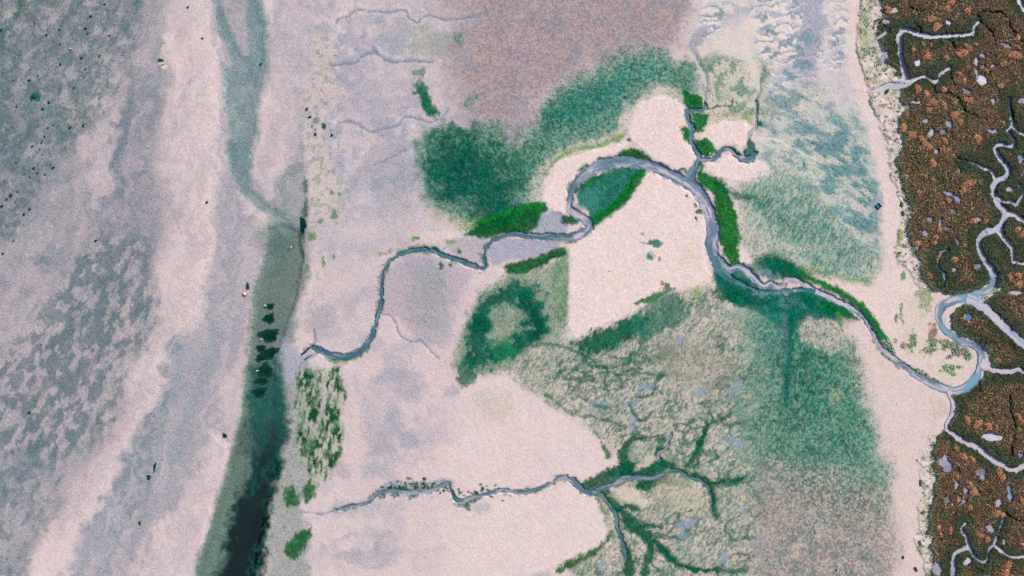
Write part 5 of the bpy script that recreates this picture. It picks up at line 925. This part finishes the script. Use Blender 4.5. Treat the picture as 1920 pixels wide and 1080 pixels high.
GULLS = [(498, 573, 140, 'white gull in the channel beside the topmost weed bed'), (490, 636, 30, 'white gull at the corner of the square weed bed'), (483, 695, 200, 'white gull left of the teal weed bed below the creek mouth'), (546, 463, 70, 'small white gull in the still water above the narrows'), (1376, 289, 10, 'white gull perched by the wavy tributary between sand islands'),
         (1510, 306, 250, 'white gull on the combed cream flats east of the tributaries'), (1781, 945, 100, 'white gull at the rim of an upright marsh pool'), (1570, 1068, 300, 'white gull on the purple-grey flats at the south'), (134, 92, 160, 'white gull on the mottled upper left flats'), (1330, 289, 60, 'white gull on the green bank at the creek junction')]
for i, (x, y, a, lb) in enumerate(GULLS):
    g = G0 if i == 0 else copy_tree(G0); zz_ = max(zat(x, y), -.16 if x < 560 else -9); s_ = 1.15
    g.location = P(x, y, zz_-.01); g.rotation_euler = (0, 0, R(a)); g.scale = (s_, s_, s_); tag(g, lb, 'gull', 'gulls resting on the flats')
# mooring buoy
M_red = mat_plain('salmon_paint', (255, 120, 110), .5, .08); M_bw = mat_plain('white_paint', (252, 250, 246), .45, .03); M_rope = mat_plain('rope', (150, 130, 100), .9)
by = lathe_along('mooring_buoy', [(-.34, .02, 0), (-.30, .15, 0), (-.2, .28, 0), (-.08, .37, 0), (.04, .40, 0), (.12, .37, 0), (.18, .31, 0)], M_red, None, 24)
by.rotation_euler = (0, R(-84), 0); by.location = P(460, 551, zat(460, 551)+.26); tag(by, 'round salmon and white mooring buoy stranded on the channel bank', 'buoy')
lathe_along('cap', [(.16, .235, 0), (.24, .22, 0), (.29, .15, 0), (.31, .08, 0), (.315, .02, 0)], M_bw, by, 24)
def torus(name, R0, r0, mat, parent, loc, n=20, m=8):
    V = [((R0+r0*math.cos(b))*math.cos(a), (R0+r0*math.cos(b))*math.sin(a), r0*math.sin(b)) for a in [2*math.pi*i/n for i in range(n)] for b in [2*math.pi*j/m for j in range(m)]]
    F = [(i*m+j, ((i+1) % n)*m+j, ((i+1) % n)*m+(j+1) % m, i*m+(j+1) % m) for i in range(n) for j in range(m)]
    o = prim(name, V, F, mat, parent, True); o.location = loc; return o
rg = torus('ring', .06, .012, M_rope, by, (.35, 0, 0)); rg.rotation_euler = (R(90), 0, 0)
# stones
M_stone = mat_plain('wet_stone', (70, 84, 84), .5, .35, 9); M_pale = mat_plain('pale_stone', (224, 222, 228), .6, .1, 6); M_wood = mat_plain('wet_wood', (66, 52, 34), .7, .3, 14); M_weedm = mat_plain('weedy_wood', (16, 60, 44), .7, .4, 10)
def stone(name, x, y, r, mat, label, cat='stone', group=None, flat=.6, seed=0, ry=None):
    rr = np.random.default_rng(seed+1); V = []; F = []; n = 14; m = 8
    for j in range(m+1):
        for i in range(n):
            th = math.pi*j/m*.5; a = 2*math.pi*i/n; k = 1+.16*math.sin(2*a+seed)+.1*math.sin(5*a+seed*2+j)+rr.uniform(-.04, .04)
            V.append((r*k*math.cos(a)*math.cos(th), (ry or r)*k*math.sin(a)*math.cos(th), r*flat*math.sin(th)-.05))
    for j in range(m):
        for i in range(n): F.append((j*n+i, j*n+(i+1) % n, (j+1)*n+(i+1) % n, (j+1)*n+i))
    o = prim(name, V, F, mat, None, True); o.location = P(x, y, zat(x, y)); return tag(o, label, cat, group)
stone('boulder', 63, 181, .5, M_weedm, 'dark weedy boulder in a small teal puddle on the western flats', 'boulder', seed=2)
stone('boulder', 59, 187, .28, M_weedm, 'smaller dark boulder at the south-west rim of the teal puddle', 'boulder', seed=5)
stone('stone', 1142, 509, .17, M_stone, 'single dark stone on the large pale sand island', seed=3)
stone('stone', 1211, 503, .12, M_stone, 'tiny dark stone between the hollow and the weed band', seed=4)
stone('stone', 1235, 449, .28, M_pale, 'white stone at the head of the teal hollow on the sand island', flat=.5, seed=6, ry=.16)
stone('stone', 1658, 244, .26, M_stone, 'dark blue stone on the sand beside the marsh edge', seed=7)
stone('stone', 900, 512, .16, M_wood, 'small brown stone below the sharp creek bend', seed=8)
stone('stone', 900-12, 968, .14, M_stone, 'small dark stone south of the weedy creek bend', seed=9)
stone('stone', 217, 919, .14, M_wood, 'tiny dark stone between the lower western sand strips', seed=10)
stone('stone', 1682, 758, .13, M_wood, 'tiny brown stone on the pink south-east sand', seed=11)
def log(name, x, y, L, r, ang, mat, label, knots=True):
    prof = []; n = 12
    for i in range(n+1):
        t = i/n; rad = r*(1-.35*t)*(1+.14*math.sin(i*2.3)); rad *= .5 if i in (0, n) else 1
        prof.append((L*(t-.5), rad, r*.7+.03*math.sin(t*5)))
    o = lathe_along(name, prof, mat, None, 10); o.location = P(x, y, zat(x, y)); o.rotation_euler = (0, 0, R(ang)); tag(o, label, 'driftwood')
    if knots:
        for k, s in ((.15, 1), (-.2, -1)):
            b = lathe_along('branch_stub', [(0, r*.4, 0), (L*.1, r*.3, .03), (L*.16, r*.15, .05)], mat, o, 8); b.location = (L*k, 0, r*.8); b.rotation_euler = (0, 0, s*R(50))
    return o
log('driftwood_log', 575, 657, 2.4, .2, 40, M_weedm, 'weed-covered log lying at the mouth of the long creek')
log('driftwood_log', 578, 670, 1.6, .09, 32, M_weedm, 'thin weedy stick below the log at the creek mouth', False)
log('driftwood_log', 1295, 957, 1.0, .09, 30, M_wood, 'black stick on the cream flats south of the southern creek')
log('driftwood_log', 1717, 1067, 1.0, .2, -62, M_wood, 'short brown log with a yellow side near the south marsh edge')
log('driftwood_log', 1663, 171, .9, .22, 60, M_wood, 'brown snag where the angular creek leaves the marsh')
log('driftwood_log', 306, 122, .7, .09, 15, M_stone, 'dark stick on the small pale sand mound')
# sunken square frame
fr_ = bpy.data.objects.new('wooden_frame', None); scene.collection.objects.link(fr_); fr_.location = P(1647, 386.5, zat(1647, 386)); fr_.rotation_euler = (0, 0, R(40))
tag(fr_, 'dark square wooden frame sunk in a blue puddle on the east sand', 'frame')
def boxmesh(name, cx, cy, cz, sx, sy, sz, mat, parent):
    V = [(cx+a*sx/2, cy+b*sy/2, cz+c*sz/2) for a in (-1, 1) for b in (-1, 1) for c in (-1, 1)]
    o = prim(name, V, [(0, 1, 3, 2), (4, 6, 7, 5), (0, 4, 5, 1), (2, 3, 7, 6), (0, 2, 6, 4), (1, 5, 7, 3)], mat, parent)
    bv = o.modifiers.new('bevel', 'BEVEL'); bv.width = .02; bv.segments = 2; return o
M_dk = mat_plain('tarred_wood', (20, 30, 32), .6, .4, 9)
for s in (-1, 1): boxmesh('board', s*.37, 0, .08, .18, .92, .34, M_dk, fr_); boxmesh('board', 0, s*.34, .05, .54, .14, .28, M_dk, fr_)
prim('water_fill', [(-.28, -.27, .06), (.28, -.27, .06), (.28, .27, .06), (-.28, .27, .06)], [(0, 1, 2, 3)], mat_plain('green_puddle', (20, 150, 130), .2, .1), fr_)
# turf blocks fallen from the marsh cliff
M_turf = mat_tone('turf', .9, .4, 8)
TB = [(1641, 40, 4, 2.5, 'dark turf block beside the pinkish pool'), (1646, 37, 3, 2, 'dark turf block nearest the salmon shrub'), (1637, 53, 2.5, 2, 'lone dark turf block above the isolated creek stub'), (1681, 322, 4, 2.5, 'turf block on the shelf south of the amber shrub'), (1690, 383, 3, 5, 'slumped turf block on the marsh cliff opposite the square frame'), (1693, 400, 2.5, 5, 'lower slumped turf block on the marsh cliff'),
      (1686, 474, 3, 2, 'turf block at the foot of the shelf by the bright weed'), (1724, 1018, 3, 6, 'slumped turf block on the southern marsh shelf'), (1729, 961, 4, 3, 'turf block at the notch of the southern shelf'), (1726, 905, 3, 8, 'long turf slab on the middle of the southern shelf')]
for i, (x, y, rx, ry, lb) in enumerate(TB):
    r = np.random.default_rng(i+300); n = 9; m = 7; V = []; C = []
    for j in range(m):
        for k in range(n):
            u = k/(n-1)*2-1; v = j/(m-1)*2-1; e = max(abs(u), abs(v))**6
            V.append((u*rx*S*(1-.1*v*v)+r.normal(0, .02), v*ry*S*(1-.1*u*u)+r.normal(0, .02), .20*(1-e)-.06+r.normal(0, .02)))
            C.append((lin((74, 84, 50)) if e < .4 else lin((70, 58, 44)))*r.uniform(.7, 1.3))
    i2 = np.arange(n*m).reshape(m, n); F = np.stack([i2[:-1, :-1], i2[:-1, 1:], i2[1:, 1:], i2[1:, :-1]], -1).reshape(-1, 4)
    o = mesh_np('turf_block', np.array(V), F, M_turf, np.array(C), True, None, lb, 'turf block', 'turf blocks fallen from the marsh edge'); o.location = P(x, y, zat(x, y)); o.rotation_euler = (0, 0, r.uniform(-.4, .4))
